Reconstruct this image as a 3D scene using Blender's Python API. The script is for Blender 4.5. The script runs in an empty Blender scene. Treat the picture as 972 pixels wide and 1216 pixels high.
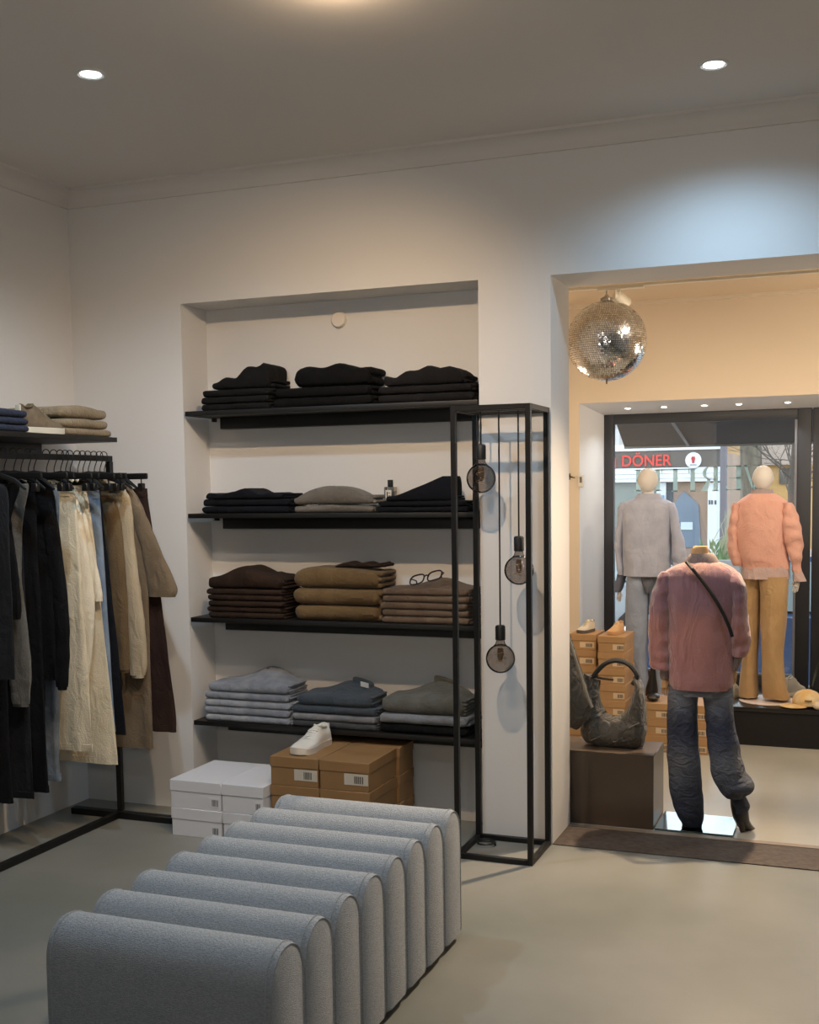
import bpy, bmesh, math, random
from mathutils import Vector, noise
C = bpy.context.scene
COL = C.collection
PI = math.pi
# ------------------------------------------------------------------ camera
CAM = Vector((3.6271, -4.8229, 1.55))
FW = Vector((-0.3597, 0.9297, -0.0793)).normalized()
RT = Vector((0.9329, 0.3598, -0.0136)).normalized()
UP = RT.cross(FW).normalized(); RT = FW.cross(UP).normalized()
FPX, SY = 1382.46, 81.27
cd = bpy.data.cameras.new('camera'); cam = bpy.data.objects.new('camera', cd); COL.objects.link(cam)
from mathutils import Matrix
m = Matrix((RT, UP, -FW)).transposed().to_4x4(); m.translation = CAM; cam.matrix_world = m
cd.sensor_fit = 'VERTICAL'; cd.sensor_height = 36; cd.lens = FPX*36/1216
cd.shift_y = SY/1216; cd.clip_start = .05; cd.clip_end = 200
C.camera = cam
def at(x, y, Y):            # photograph pixel + real depth plane -> point in the room
    v = FW + RT*(x-486)/FPX + UP*(608+SY-y)/FPX
    return CAM + v*((Y-CAM.y)/v.y)
def atX(x, y, X):
    v = FW + RT*(x-486)/FPX + UP*(608+SY-y)/FPX
    return CAM + v*((X-CAM.x)/v.x)
# ------------------------------------------------------------------ view, world, lights
C.view_settings.view_transform = 'Standard'; C.view_settings.look = 'None'
C.view_settings.gamma = 1; C.view_settings.use_curve_mapping = False
C.view_settings.exposure = 0.16
w = bpy.data.worlds.new('world'); C.world = w; w.use_nodes = True
nt = w.node_tree; bg = nt.nodes['Background']
tc = nt.nodes.new('ShaderNodeTexCoord'); sep = nt.nodes.new('ShaderNodeSeparateXYZ'); rp = nt.nodes.new('ShaderNodeValToRGB')
nt.links.new(tc.outputs['Generated'], sep.inputs[0]); nt.links.new(sep.outputs['Z'], rp.inputs[0]); nt.links.new(rp.outputs[0], bg.inputs[0])
rp.color_ramp.elements[0].position = 0.0; rp.color_ramp.elements[0].color = (.86, .89, .92, 1)
rp.color_ramp.elements[1].position = 0.9; rp.color_ramp.elements[1].color = (.70, .80, .93, 1)
bg.inputs[1].default_value = 3.3
def lamp(name, typ, loc, power, col, target=None, size=.03, ang=80, blend=.6):
    l = bpy.data.lights.new(name, typ); l.energy = power; l.color = col
    if typ in ('POINT', 'SPOT'): l.shadow_soft_size = size
    if typ == 'SPOT': l.spot_size = math.radians(ang); l.spot_blend = blend
    if typ == 'AREA': l.size = size
    o = bpy.data.objects.new(name, l); COL.objects.link(o); o.location = loc
    if target is not None:
        o.rotation_euler = (Vector(target)-Vector(loc)).to_track_quat('-Z', 'Y').to_euler()
    return o
WARM = (1, .71, .45); WARM2 = (1, .84, .66); COOL = (.56, .78, 1.0); NEUT = (1, .86, .70)
DL = [(1.11, -1.32), (3.13, -.55), (1.11, -3.2), (3.13, -3.2), (4.9, -1.6)]
# ceiling downlights of the front room
for i, (x, y) in enumerate(DL):
    lamp('downlight_lamp', 'SPOT', (x, y, 2.965), (66, 38, 4, 5, 8)[i], (COOL, (.48, .74, 1.0), COOL, COOL, COOL)[i], (x, y, 0), .035, 150, .9)
lamp('downlight_lamp', 'SPOT', (2.3, -2.25, 2.965), 7, COOL, (2.0, -.9, 0), .03, 140, .9)
lamp('rear_fill_uplight', 'SPOT', (3.6, -5.0, 1.9), 80, (1, .93, .86), (2.7, -3.2, 3.0), .15, 125, 1)  # added fill with no known fixture, bounced off the ceiling
lamp('bench_fill_lamp', 'SPOT', (2.9, -3.9, 2.9), 34, (.86, .92, 1), (2.05, -1.75, .3), .03, 52, 1)  # added to brighten the bench from above, no known fixture
# warm track spots of the front room (just above the frame) aimed at the shelves
lamp('shelf_spot_lamp', 'SPOT', (2.2, -1.55, 2.86), 92, WARM, (1.15, .1, .9), .025, 104, 1)
lamp('pendant_lamp', 'POINT', (2.2, -1.66, 2.90), 2.0, WARM, None, .05)
lamp('rail_fill_lamp', 'SPOT', (1.9, -1.9, 2.86), 46, NEUT, (.15, -.7, 1.1), .03, 68, .9)  # added fill for the rail clothes and left wall, no known track spot
# warm track spots of the window room
lamp('track_spot_lamp', 'SPOT', (3.12, .80, 2.44), 330, (1, .76, .52), (3.1, -1.05, 0), .025, 84, 1)
lamp('track_spot_lamp', 'SPOT', (3.9, .85, 2.40), 42, WARM2, (3.3, 2.6, .7), .03, 120, .8)
lamp('track_spot_lamp', 'SPOT', (2.9, .85, 2.40), 38, WARM2, (2.4, 2.6, .6), .03, 110, .8)
lamp('ball_spot_lamp', 'SPOT', (2.95, .5, 2.40), 14, WARM2, (2.48, .8, 2.25), .03, 50, .8)
lamp('room_fill_lamp', 'POINT', (4.3, 1.7, 1.75), 26, WARM2, None, .15)  # added fill point without a fixture, brightens soffit, track and ceiling
lamp('room_fill_lamp', 'POINT', (1.6, 1.5, 1.5), 12, WARM2, None, .15)  # second added fill point, also without a fixture
# ------------------------------------------------------------------ materials
def lin(h):
    if isinstance(h, tuple): return h
    h = h.lstrip('#'); r = [int(h[i:i+2], 16)/255 for i in (0, 2, 4)]
    return tuple(c/12.92 if c <= .04045 else ((c+.055)/1.055)**2.4 for c in r)+(1,)
MATS = {}
def mat(name, col, rough=.7, metal=0, bump=0, bscale=60, var=0, vscale=6, col2=None, stretch=(1,1,1), sheen=0, coat=0, spec=.5, detail=3, emit=None, estr=0):
    if name in MATS: return MATS[name]
    M = bpy.data.materials.new(name); M.use_nodes = True; n = M.node_tree; b = n.nodes['Principled BSDF']
    c = lin(col); b.inputs['Base Color'].default_value = c; b.inputs['Roughness'].default_value = rough
    b.inputs['Metallic'].default_value = metal; b.inputs['Specular IOR Level'].default_value = spec
    if sheen: b.inputs['Sheen Weight'].default_value = sheen
    if coat: b.inputs['Coat Weight'].default_value = coat; b.inputs['Coat Roughness'].default_value = .1
    if emit: b.inputs['Emission Color'].default_value = lin(emit); b.inputs['Emission Strength'].default_value = estr
    T = n.nodes.new('ShaderNodeTexCoord'); mp = n.nodes.new('ShaderNodeMapping'); mp.inputs['Scale'].default_value = stretch
    n.links.new(T.outputs['Object'], mp.inputs[0])
    if var or col2:
        t = n.nodes.new('ShaderNodeTexNoise'); t.inputs['Scale'].default_value = vscale; t.inputs['Detail'].default_value = detail
        n.links.new(mp.outputs[0], t.inputs[0])
        r = n.nodes.new('ShaderNodeValToRGB'); n.links.new(t.outputs['Fac'], r.inputs[0]); n.links.new(r.outputs[0], b.inputs['Base Color'])
        r.color_ramp.elements[0].position = .35; r.color_ramp.elements[1].position = .65
        if col2: c0, c1 = c, lin(col2)
        else: c0 = tuple(v*(1-var) for v in c[:3])+(1,); c1 = tuple(min(1, v*(1+var)) for v in c[:3])+(1,)
        r.color_ramp.elements[0].color = c0; r.color_ramp.elements[1].color = c1
    if bump:
        t = n.nodes.new('ShaderNodeTexNoise'); t.inputs['Scale'].default_value = bscale; t.inputs['Detail'].default_value = 4
        n.links.new(mp.outputs[0], t.inputs[0])
        k = n.nodes.new('ShaderNodeBump'); k.inputs['Strength'].default_value = bump; k.inputs['Distance'].default_value = .01
        n.links.new(t.outputs['Fac'], k.inputs['Height']); n.links.new(k.outputs[0], b.inputs['Normal'])
    MATS[name] = M; return M
def glassmat(name, tint, gloss=.12, rough=.0, ior=1.5):
    if name in MATS: return MATS[name]
    M = bpy.data.materials.new(name); M.use_nodes = True; n = M.node_tree; n.nodes.clear()
    o = n.nodes.new('ShaderNodeOutputMaterial'); mx = n.nodes.new('ShaderNodeMixShader'); tr = n.nodes.new('ShaderNodeBsdfTransparent'); g = n.nodes.new('ShaderNodeBsdfGlossy')
    f = n.nodes.new('ShaderNodeFresnel'); f.inputs[0].default_value = ior
    a = n.nodes.new('ShaderNodeMath'); a.operation = 'ADD'; a.inputs[1].default_value = gloss; a.use_clamp = True
    tr.inputs[0].default_value = tint; g.inputs['Roughness'].default_value = rough
    n.links.new(f.outputs[0], a.inputs[0]); n.links.new(a.outputs[0], mx.inputs[0]); n.links.new(tr.outputs[0], mx.inputs[1]); n.links.new(g.outputs[0], mx.inputs[2]); n.links.new(mx.outputs[0], o.inputs[0])
    MATS[name] = M; return M
WALL = mat('wall_paint', '#dddbd8', .85, bump=.05, bscale=30)
CEIL = mat('ceiling_paint', '#d8d4cf', .9)
WALL2 = mat('wall_paint_window_room', '#e3d2ba', .85)
STEEL = mat('black_steel', '#141312', .45, metal=.2, bump=.02)
BLACKPL = mat('black_plastic', '#0e0e0e', .5)
def floor_mat(name, a, b, rough):
    M = mat(name, a, rough, col2=b, vscale=1.3, bump=.04, bscale=14, detail=6, spec=.4); return M
FLOOR = floor_mat('poured_concrete_floor', '#76776e', '#8a8880', .42)
FLOOR2 = floor_mat('poured_concrete_floor_window_room', '#a8a496', '#b8b2a4', .3)
# ------------------------------------------------------------------ mesh helpers
class G:
    def __init__(s): s.v = []; s.f = []
    def add(s, vs, fs):
        o = len(s.v); s.v += [Vector(p) for p in vs]; s.f += [tuple(i+o for i in f) for f in fs]; return s
    def join(s, g): return s.add(g.v, g.f)
    def rot(s, ang, c):
        c = Vector(c); R = Matrix.Rotation(ang, 3, 'Z'); s.v = [R@(p-c)+c for p in s.v]; return s
    def map(s, fn): s.v = [Vector(fn(p)) for p in s.v]; return s
def box(x0, x1, y0, y1, z0, z1, bev=0, seg=2):
    g = G()
    if bev <= 0:
        vs = [(x, y, z) for z in (z0, z1) for y in (y0, y1) for x in (x0, x1)]
        return g.add(vs, [(0,2,3,1), (4,5,7,6), (0,1,5,4), (2,6,7,3), (0,4,6,2), (1,3,7,5)])
    bm = bmesh.new(); bmesh.ops.create_cube(bm, size=1)
    for v in bm.verts: v.co = Vector(((x0+x1)/2+v.co.x*(x1-x0), (y0+y1)/2+v.co.y*(y1-y0), (z0+z1)/2+v.co.z*(z1-z0)))
    bmesh.ops.bevel(bm, geom=bm.edges[:], offset=bev, segments=seg, profile=.5, affect='EDGES')
    bm.verts.index_update(); g.add([v.co.copy() for v in bm.verts], [tuple(v.index for v in f.verts) for f in bm.faces]); bm.free(); return g
def softbox(x0, x1, y0, y1, z0, z1, r, n=(14, 10, 5), fn=None):
    cx, cy, cz = (x0+x1)/2, (y0+y1)/2, (z0+z1)/2; hx, hy, hz = (x1-x0)/2, (y1-y0)/2, (z1-z0)/2; r = min(r, hx, hy, hz)
    def ts(k, h):
        a = [-h+r*(1-math.cos(PI/2*i/3)) for i in range(3)]; m = [(-h+r)+(2*h-2*r)*i/k for i in range(k+1)] if 2*h-2*r > 1e-5 else [0]
        return a+m+[-q for q in reversed(a)]
    X, Y, Z = ts(n[0], hx), ts(n[1], hy), ts(n[2], hz); d = {}; vs = []; fs = []
    def V(i, j, k):
        if (i, j, k) not in d:
            p = Vector((X[i], Y[j], Z[k])); q = Vector((max(-hx+r, min(hx-r, p.x)), max(-hy+r, min(hy-r, p.y)), max(-hz+r, min(hz-r, p.z))))
            dd = p-q
            if dd.length > 1e-9: p = q+dd.normalized()*r
            d[(i, j, k)] = len(vs); vs.append(p+Vector((cx, cy, cz)))
        return d[(i, j, k)]
    a, b, c = len(X)-1, len(Y)-1, len(Z)-1
    for i in range(a):
        for j in range(b):
            fs.append((V(i,j,0), V(i,j+1,0), V(i+1,j+1,0), V(i+1,j,0))); fs.append((V(i,j,c), V(i+1,j,c), V(i+1,j+1,c), V(i,j+1,c)))
    for i in range(a):
        for k in range(c):
            fs.append((V(i,0,k), V(i+1,0,k), V(i+1,0,k+1), V(i,0,k+1))); fs.append((V(i,b,k), V(i,b,k+1), V(i+1,b,k+1), V(i+1,b,k)))
    for j in range(b):
        for k in range(c):
            fs.append((V(0,j,k), V(0,j,k+1), V(0,j+1,k+1), V(0,j+1,k))); fs.append((V(a,j,k), V(a,j+1,k), V(a,j+1,k+1), V(a,j,k+1)))
    g = G().add(vs, fs)
    if fn: g.map(fn)
    return g
def tube(pts, r, n=8, cap=True, closed=False):
    pts = [Vector(p) for p in pts]; R = r if isinstance(r, (list, tuple)) else [r]*len(pts); g = G(); vs = []; fs = []
    up = None
    for i, p in enumerate(pts):
        t = (pts[min(i+1, len(pts)-1)]-pts[max(i-1, 0)]).normalized()
        if up is None: up = Vector((0, 0, 1)) if abs(t.z) < .9 else Vector((1, 0, 0))
        a = t.cross(up).normalized(); b = a.cross(t).normalized(); up = b
        for k in range(n): th = 2*PI*k/n; vs.append(p+(a*math.cos(th)+b*math.sin(th))*R[i])
    for i in range(len(pts)-1):
        for k in range(n): fs.append((i*n+k, i*n+(k+1) % n, (i+1)*n+(k+1) % n, (i+1)*n+k))
    if cap: fs.append(tuple(range(n-1, -1, -1))); fs.append(tuple((len(pts)-1)*n+k for k in range(n)))
    return g.add(vs, fs)
def lathe(prof, c, n=24, cap=True):
    c = Vector(c); vs = []; fs = []
    for r, z in prof:
        for k in range(n): th = 2*PI*k/n; vs.append(c+Vector((r*math.cos(th), r*math.sin(th), z)))
    for i in range(len(prof)-1):
        for k in range(n): fs.append((i*n+k, i*n+(k+1) % n, (i+1)*n+(k+1) % n, (i+1)*n+k))
    if cap: fs.append(tuple(range(n-1, -1, -1))); fs.append(tuple((len(prof)-1)*n+k for k in range(n)))
    return G().add(vs, fs)
def ellipsoid(c, rx, ry, rz, n=20, m=12):
    pr = [(math.sin(PI*i/m), -math.cos(PI*i/m)) for i in range(m+1)]; pr[0] = (.001, -1); pr[-1] = (.001, 1)
    g = lathe(pr, (0, 0, 0), n); c = Vector(c); g.v = [c+Vector((v.x*rx, v.y*ry, v.z*rz)) for v in g.v]; return g
def catm(rows, k):
    out = []; n = len(rows)
    for i in range(n-1):
        p0, p1, p2, p3 = rows[max(i-1, 0)], rows[i], rows[i+1], rows[min(i+2, n-1)]
        for s in range(k):
            t = s/k; out.append(tuple(.5*((2*b)+(-a+c)*t+(2*a-5*b+4*c-d)*t*t+(-a+3*b-3*c+d)*t**3) for a, b, c, d in zip(p0, p1, p2, p3)))
    out.append(tuple(rows[-1])); return out
def cloth(rows, n=30, k=5, fold=.006, freq=26, seed=0, drift=2.2, p=.85, wr=.0, grow=True, skew=0):
    """rows: (z, x0, x1, y, half thickness) from top to bottom; a lofted soft body with hanging folds"""
    R = catm(rows, k); vs = []; fs = []; N = len(R)
    for i, (z, x0, x1, y, th) in enumerate(R):
        c, h = (x0+x1)/2, (x1-x0)/2; u = i/(N-1); amp = fold*((.25+.75*u) if grow else 1)
        for j in range(n):
            a = 2*PI*j/n; ca, sa = math.cos(a), math.sin(a)
            X = c+h*math.copysign(abs(ca)**p, ca); Y = y+th*math.copysign(abs(sa)**p, sa)
            nz = 1.5*noise.noise(Vector((X*freq, seed*7.1+(3 if sa > 0 else 0), z*drift)))+.9*noise.noise(Vector((X*freq*2.3+4, seed*2.9, z*drift*1.3)))
            w2 = noise.noise(Vector((X*14, seed*3.3+Y*9, z*22)))*wr
            Y += (amp*nz+w2)*(1 if sa > 0 else -1)*min(1, abs(sa)*1.6); X += (amp*.8*noise.noise(Vector((seed, a*1.3, z*5)))+w2*.7)*ca
            vs.append(Vector((X, Y, z+skew*(X-c))))
    for i in range(N-1):
        for j in range(n): fs.append((i*n+j, (i+1)*n+j, (i+1)*n+(j+1) % n, i*n+(j+1) % n))
    fs.append(tuple(range(n))); fs.append(tuple((N-1)*n+j for j in range(n-1, -1, -1)))
    return G().add(vs, fs)
def pxcloth(rows, Y, th, zmin=None, **kw):
    """rows: (y, xl, xr[, half thickness[, dY]]) traced at depth Y"""
    out = []
    for r in rows:
        dY = r[4] if len(r) > 4 else 0
        a, b = at(r[1], r[0], Y+dY), at(r[2], r[0], Y+dY); out.append(((a.z+b.z)/2, a.x, b.x, Y+dY, r[3] if len(r) > 3 and r[3] else th))
    g = cloth(out, **kw)
    if zmin is not None: g.map(lambda p: Vector((p.x, p.y, max(p.z, zmin))))
    return g
def slab_poly(pts, y0, y1, bev=.004):
    n = len(pts); g = G(); vs = [(x, y0, z) for x, z in pts]+[(x, y1, z) for x, z in pts]
    return g.add(vs, [tuple(range(n)), tuple(range(2*n-1, n-1, -1))]+[(i, i+n, (i+1) % n+n, (i+1) % n) for i in range(n)])
def pillow_poly(outer, inner, y, th, seg=5):
    """strip between two matched curves (x,z), puffed by th in Y"""
    vs = []; fs = []; n = len(outer)
    for i in range(n):
        for s in (1, -1):
            for k in range(seg+1):
                t = k/seg; o, q = outer[i], inner[i]; e = math.sin(PI*i/(n-1))**.35 if n > 2 else 1
                vs.append(Vector((o[0]*(1-t)+q[0]*t, y-s*th*math.sin(PI*min(1, max(0, t)))**.6*max(.3, e), o[1]*(1-t)+q[1]*t)))
    w2 = (seg+1)
    for i in range(n-1):
        for s in range(2):
            for k in range(seg):
                a = (i*2+s)*w2+k; b = ((i+1)*2+s)*w2+k
                fs.append((a, a+1, b+1, b) if s == 0 else (a, b, b+1, a+1))
    for s in (0, n-1):
        fs.append(tuple([(s*2)*w2+k for k in range(w2)]+[(s*2+1)*w2+k for k in range(w2-2, 0, -1)]))
    return G().add(vs, fs)
# ------------------------------------------------------------------ object helpers
def mk(name, g, M, smooth=True, org=None):
    me = bpy.data.meshes.new(name)
    org = Vector(org) if org is not None else Vector((0, 0, 0))
    me.from_pydata([p-org for p in g.v], [], g.f); me.materials.append(M)
    bm = bmesh.new(); bm.from_mesh(me); bmesh.ops.remove_doubles(bm, verts=bm.verts, dist=1e-6); bmesh.ops.recalc_face_normals(bm, faces=bm.faces)
    if smooth:
        for f in bm.faces: f.smooth = True
        for e in bm.edges:
            if len(e.link_faces) == 2 and e.calc_face_angle(0) > math.radians(38): e.smooth = False
    bm.to_mesh(me); bm.free()
    o = bpy.data.objects.new(name, me); COL.objects.link(o); o.location = org; return o
def base(g):
    xs = [p.x for p in g.v]; ys = [p.y for p in g.v]; zs = [p.z for p in g.v]
    return Vector(((min(xs)+max(xs))/2, (min(ys)+max(ys))/2, min(zs)))
def tag(o, label, cat, group=None, kind=None):
    if label: o['label'] = label
    if cat: o['category'] = cat
    if group: o['group'] = group
    if kind: o['kind'] = kind
    return o
def top(name, g, M, label, cat, group=None, smooth=True, kind=None): return tag(mk(name, g, M, smooth, base(g)), label, cat, group, kind)
def struct(name, g, M, smooth=False, parent=None):
    o = mk(name, g, M, smooth, parent and worldloc(parent))
    if parent: o.parent = parent; o.location = (0, 0, 0)
    else: o['kind'] = 'structure'
    return o
def thing(name, loc, label, cat, group=None):
    o = bpy.data.objects.new(name, None); COL.objects.link(o); o.location = loc; o.empty_display_size = .05
    return tag(o, label, cat, group)
def worldloc(o):
    v = Vector(o.location)
    while o.parent: o = o.parent; v = v+Vector(o.location)
    return v
def part(name, g, M, parent, label=None, smooth=True, kind=None):
    o = mk(name, g, M, smooth, worldloc(parent)); o.parent = parent; o.location = (0, 0, 0)
    if label: o['label'] = label
    if kind: o['kind'] = kind
    return o
def copy_tree(o, parent=None):
    c = o.copy(); COL.objects.link(c)
    if parent: c.parent = parent
    for ch in o.children: copy_tree(ch, c)
    return c
# ================================================================== ROOM SHELL
XD, DT, ZD, DJ = 2.409, 5.2, 2.426, .325          # doorway
XN0, XN1, ZN, DN = .621, 2.093, 2.43, .23         # niche
XR, YB, ZC = 6.0, -6.6, 3.0
g = box(-.2, XR+.2, YB-.2, 0, -.2, 0); g.join(box(-.2, XD, 0, DJ, -.2, 0)); struct('floor', g, FLOOR)
struct('ceiling', box(-.2, XR+.2, YB-.2, .0, ZC, ZC+.2), CEIL)
g = G()
g.join(box(-.2, XN0, 0, DJ, 0, ZC+.2)); g.join(box(XN0, XN1, 0, DJ, ZN, ZC+.2)); g.join(box(XN0, XN1, DN, DJ, 0, ZN))
g.join(box(XN1, XD, 0, DJ, 0, ZC+.2)); g.join(box(XD, DT, 0, DJ, ZD, ZC+.2)); g.join(box(DT, XR+.2, 0, DJ, 0, ZC+.2))
struct('wall_back', g, WALL)
struct('wall_left', box(-.2, 0, YB-.2, 0, 0, ZC+.2), WALL)
struct('wall_right', box(XR, XR+.2, YB-.2, 0, 0, ZC+.2), WALL)
struct('wall_front', box(-.2, XR+.2, YB-.2, YB, 0, ZC+.2), WALL)
def cove(p0, p1, axis):     # cornice profile: thin lip on wall, cove, thin lip on the ceiling
    pr = [(0, 2.925), (.012, 2.925), (.014, 2.935)]+[(.014+.066*(1-math.cos(PI/2*i/6)), 2.935+.052*math.sin(PI/2*i/6)) for i in range(1, 7)]+[(.088, 2.987), (.088, 3.0), (0, 3.0)]
    g = G(); n = len(pr); vs = []
    for e in (p0, p1):
        for d, z in pr: vs.append((e, -d, z) if axis == 'x' else (d, e, z))
    return g.add(vs, [(i, (i+1) % n, (i+1) % n+n, i+n) for i in range(n)]+[tuple(range(n)), tuple(range(2*n-1, n-1, -1))])
struct('trim_1', cove(0, XR, 'x'), CEIL, True); struct('trim_2', cove(YB, 0, 'y'), CEIL, True)
# threshold between the rooms, slightly proud, with a lighter edge profile at the far side
TH = mat('threshold_stone', '#574b42', .8, col2='#473c34', vscale=30, bump=.25, bscale=90)
struct('trim_3', box(XD, DT, 0.0, .285, -.1, .004), TH)
struct('trim_4', box(XD, DT, .285, DJ, -.1, .006), mat('threshold_profile', '#8c7d6c', .5))
# window room
W2, YG = 2.66, 3.0
struct('floor_1', box(.7, 6.4, DJ, 3.2, -.2, 0), FLOOR2)
struct('ceiling_1', box(.7, 6.4, DJ, 3.2, 2.70, 2.9), mat('ceiling_paint_window_room', '#e0cdb2', .9))
struct('wall_left_1', box(.7, .9, DJ, 3.2, 0, 2.9), WALL2); struct('wall_right_1', box(6.2, 6.4, DJ, 3.2, 0, 2.9), WALL2)
OX, OZ, IX, IZ, EX = 1.925, 2.078, 2.015, 2.02, 5.0
g = box(.9, OX, W2, YG+.15, 0, 2.7); g.join(box(OX, 6.2, W2, W2+.001, OZ, 2.7)); g.join(box(EX, 6.2, W2, YG+.15, 0, OZ))
struct('wall_back_1', g, WALL2)
REV = mat('window_reveal_paint', '#e9e9e9', .6)
# splayed reveal: left cheek and soffit
g = G().add([(OX, W2-.002, .22), (OX, W2-.002, OZ), (IX, YG, IZ), (IX, YG, .22), (OX-.01, YG+.1, .22), (OX-.01, YG+.1, OZ+.1), (OX, W2+.01, OZ+.1), (IX, YG+.1, IZ), (IX, YG+.1, .22)],
            [(0, 1, 2, 3), (3, 2, 7, 8), (8, 7, 5, 4), (0, 4, 5, 6, 1)])
struct('trim_5', g, REV)
g = G().add([(OX, W2-.002, OZ), (EX, W2-.002, OZ), (EX, YG, IZ), (IX, YG, IZ), (OX, W2-.002, 2.3), (EX, W2-.002+.02, 2.3), (EX, YG+.1, 2.3), (OX, YG+.1, 2.3), (OX, YG+.1, IZ), (EX, YG+.1, IZ)],
            [(0, 1, 2, 3), (3, 2, 9, 8), (8, 9, 6, 7), (4, 7, 6, 5)])
struct('trim_6', g, REV)
def cove2(x0, x1, y, z):
    return box(x0, x1, y-.035, y, z-.02, z)
struct('trim_7', cove2(.9, 6.2, W2, 2.70), mat('cornice_window_room', '#e6d8c4', .8))
# window frame and panes
FRM = mat('anthracite_frame', '#2b2c30', .5)
fr = G(); x0, x1, z0, z1 = 2.015, 3.335, .225, 2.02
fr.join(box(x0, x0+.065, YG, YG+.06, z0, z1, .004)); fr.join(box(x1-.085, x1, YG, YG+.06, z0, z1, .004)); fr.join(box(x0+.0645, x1-.0845, YG+.0005, YG+.0595, z1-.065, z1, .003)); fr.join(box(x0+.0645, x1-.0845, YG+.0005, YG+.0595, z0, z0+.075, .003))
win = struct('window_1', fr, FRM, True)
GL = glassmat('window_glass', (.93, .95, .95, 1), .03)
part('pane', box(x0+.06, x1-.08, YG+.025, YG+.035, z0+.07, z1-.06), GL, win, smooth=False)
part('glazing_bead', box(x0+.065, x1-.085, YG-.004, YG+.02, z0+.075, z0+.09).join(box(x1-.1, x1-.085, YG-.004, YG+.02, z0+.09, z1-.07)), mat('bead_grey', '#77787c', .5), win, smooth=False)
fr = G(); x0, x1 = 3.345, 4.95
fr.join(box(x0, x0+.09, YG, YG+.06, z0, z1, .004)); fr.join(box(x1-.085, x1, YG, YG+.06, z0, z1, .004)); fr.join(box(x0+.0895, x1-.0845, YG+.0005, YG+.0595, z1-.07, z1, .003)); fr.join(box(x0+.0895, x1-.0845, YG+.0005, YG+.0595, z0, z0+.08, .003))
win2 = struct('window_2', fr, FRM, True); part('pane', box(x0+.08, x1-.08, YG+.025, YG+.035, z0+.07, z1-.06), GL, win2, smooth=False)
# outside wall below the windows closes the shell
struct('wall_back_2', box(.7, 6.4, YG+.02, YG+.15, -.3, .225), mat('plinth_outside', '#55524e', .8))
struct('wall_back_3', box(1.9, 5.1, YG+.06, YG+.15, 2.02, 3.2), mat('facade_outside', '#b8b0a4', .8))
# display platform under the window
PLT = mat('platform_top_black', '#1c1a19', .3, coat=.2)
plat = thing('display_platform', (3.5, 2.62, 0), 'low black display platform running under the shop window', 'platform')
part('front_board', box(2.86, 4.98, 2.25, 2.28, 0.0, .205), mat('platform_front_black', '#0c0909', .6), plat, smooth=False)
part('top_board', box(1.94, 4.98, 2.24, 2.99, .205, .229, .002), PLT, plat)
part('end_board', box(1.94, 1.97, 2.28, 2.98, 0, .205), mat('platform_front_black', '#120e0d', .6), plat, smooth=False)
# ================================================================== CEILING LIGHTS
LED = mat('led_emitter', '#ffffff', .5, emit='#eef8ff', estr=14)
for i, (x, y) in enumerate(DL[:2]):
    t = thing('ceiling_downlight', (x, y, ZC), ('recessed round ceiling downlight glowing above the clothes rail side, left of the room', 'recessed round ceiling downlight glowing above the doorway, right of the room')[i], 'ceiling light', None)
    part('trim_ring', lathe([(.034, -.001), (.045, -.006), (.052, -.004), (.054, 0)], (x, y, ZC), 32, False), mat('white_ring', '#d8d8d4', .5), t)
    part('emitter', lathe([(.0005, -.003), (.034, -.003)], (x, y, ZC), 32, False), LED, t)
LED2 = mat('small_led_emitter', '#ffffff', .5, emit='#fff6e8', estr=9)
for i, (px, py) in enumerate(((745, 483), (788, 481), (836, 478), (877, 475.5), (935, 472.5))):
    Y = W2+.17; zz = OZ-(OZ-IZ)*.5; p = at(px, py, Y); p.z = zz
    t = thing('window_spotlight', p, ('small round soffit spotlight above the shop window, nearest the left reveal', 'small soffit spotlight above the shop window, second from the left reveal', 'small soffit spotlight above the shop window, middle one of five', 'small soffit spotlight above the shop window, fourth from the left reveal', 'small soffit spotlight above the shop window, rightmost and just above the frame')[i], 'spotlight', 'spotlights in the window soffit')
    sl = (OZ-IZ)/(YG-W2)
    fnc = lambda q, p=p: Vector((q.x, q.y, q.z-(q.y-p.y)*sl))
    part('trim_ring', lathe([(.018, -.004), (.026, -.005), (.028, .002)], p, 24, False).map(fnc), mat('white_ring', '#d8d8d4', .5), t)
    part('emitter', lathe([(.0005, -.003), (.018, -.003)], p, 24, False).map(fnc), LED2, t)
    lamp('window_spot_lamp', 'SPOT', p-Vector((0, 0, .012)), 5.5, (.86, .94, 1), p+Vector((0, -.05, -1)), .02, 120, .8)
# round sensor on the niche back
top('smoke_detector', lathe([(.038, 0), (.038, -.012), (.032, -.02), (.001, -.021)], (0, 0, 0), 28).map(lambda q: Vector((1.339+q.x, DN+q.z-.001, 2.339+q.y))), mat('white_plastic', '#e4ddd0', .5), 'small round white smoke detector high on the back of the shelf niche', 'detector')
# ================================================================== NICHE SHELVES
SHM = mat('shelf_black', '#161412', .5, bump=.02)
SZ = [1.925, 1.441, .943, .441]
for i, z in enumerate(SZ):
    nm = ('topmost black wall shelf in the niche, carrying only black folded clothes', 'second black niche shelf from the top, with the perfume bottle on it', 'third black niche shelf from the top, carrying brown folded clothes', 'lowest black niche shelf, carrying the folded blue and grey jeans')[i]
    t = thing('wall_shelf', (1.36, .1, z), nm, 'shelf', 'black shelves in the niche')
    part('shelf_board', box(.634, 2.088, -.008, .228, z-.022, z, .0015), SHM, t)
    part('support_rail', box(.72, 2.07, .168, .228, z-.078, z-.022, .002), SHM, t)
    part('bracket_pin', box(.655, .668, .20, .228, z-.04, z-.022), SHM, t, smooth=False)
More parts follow.
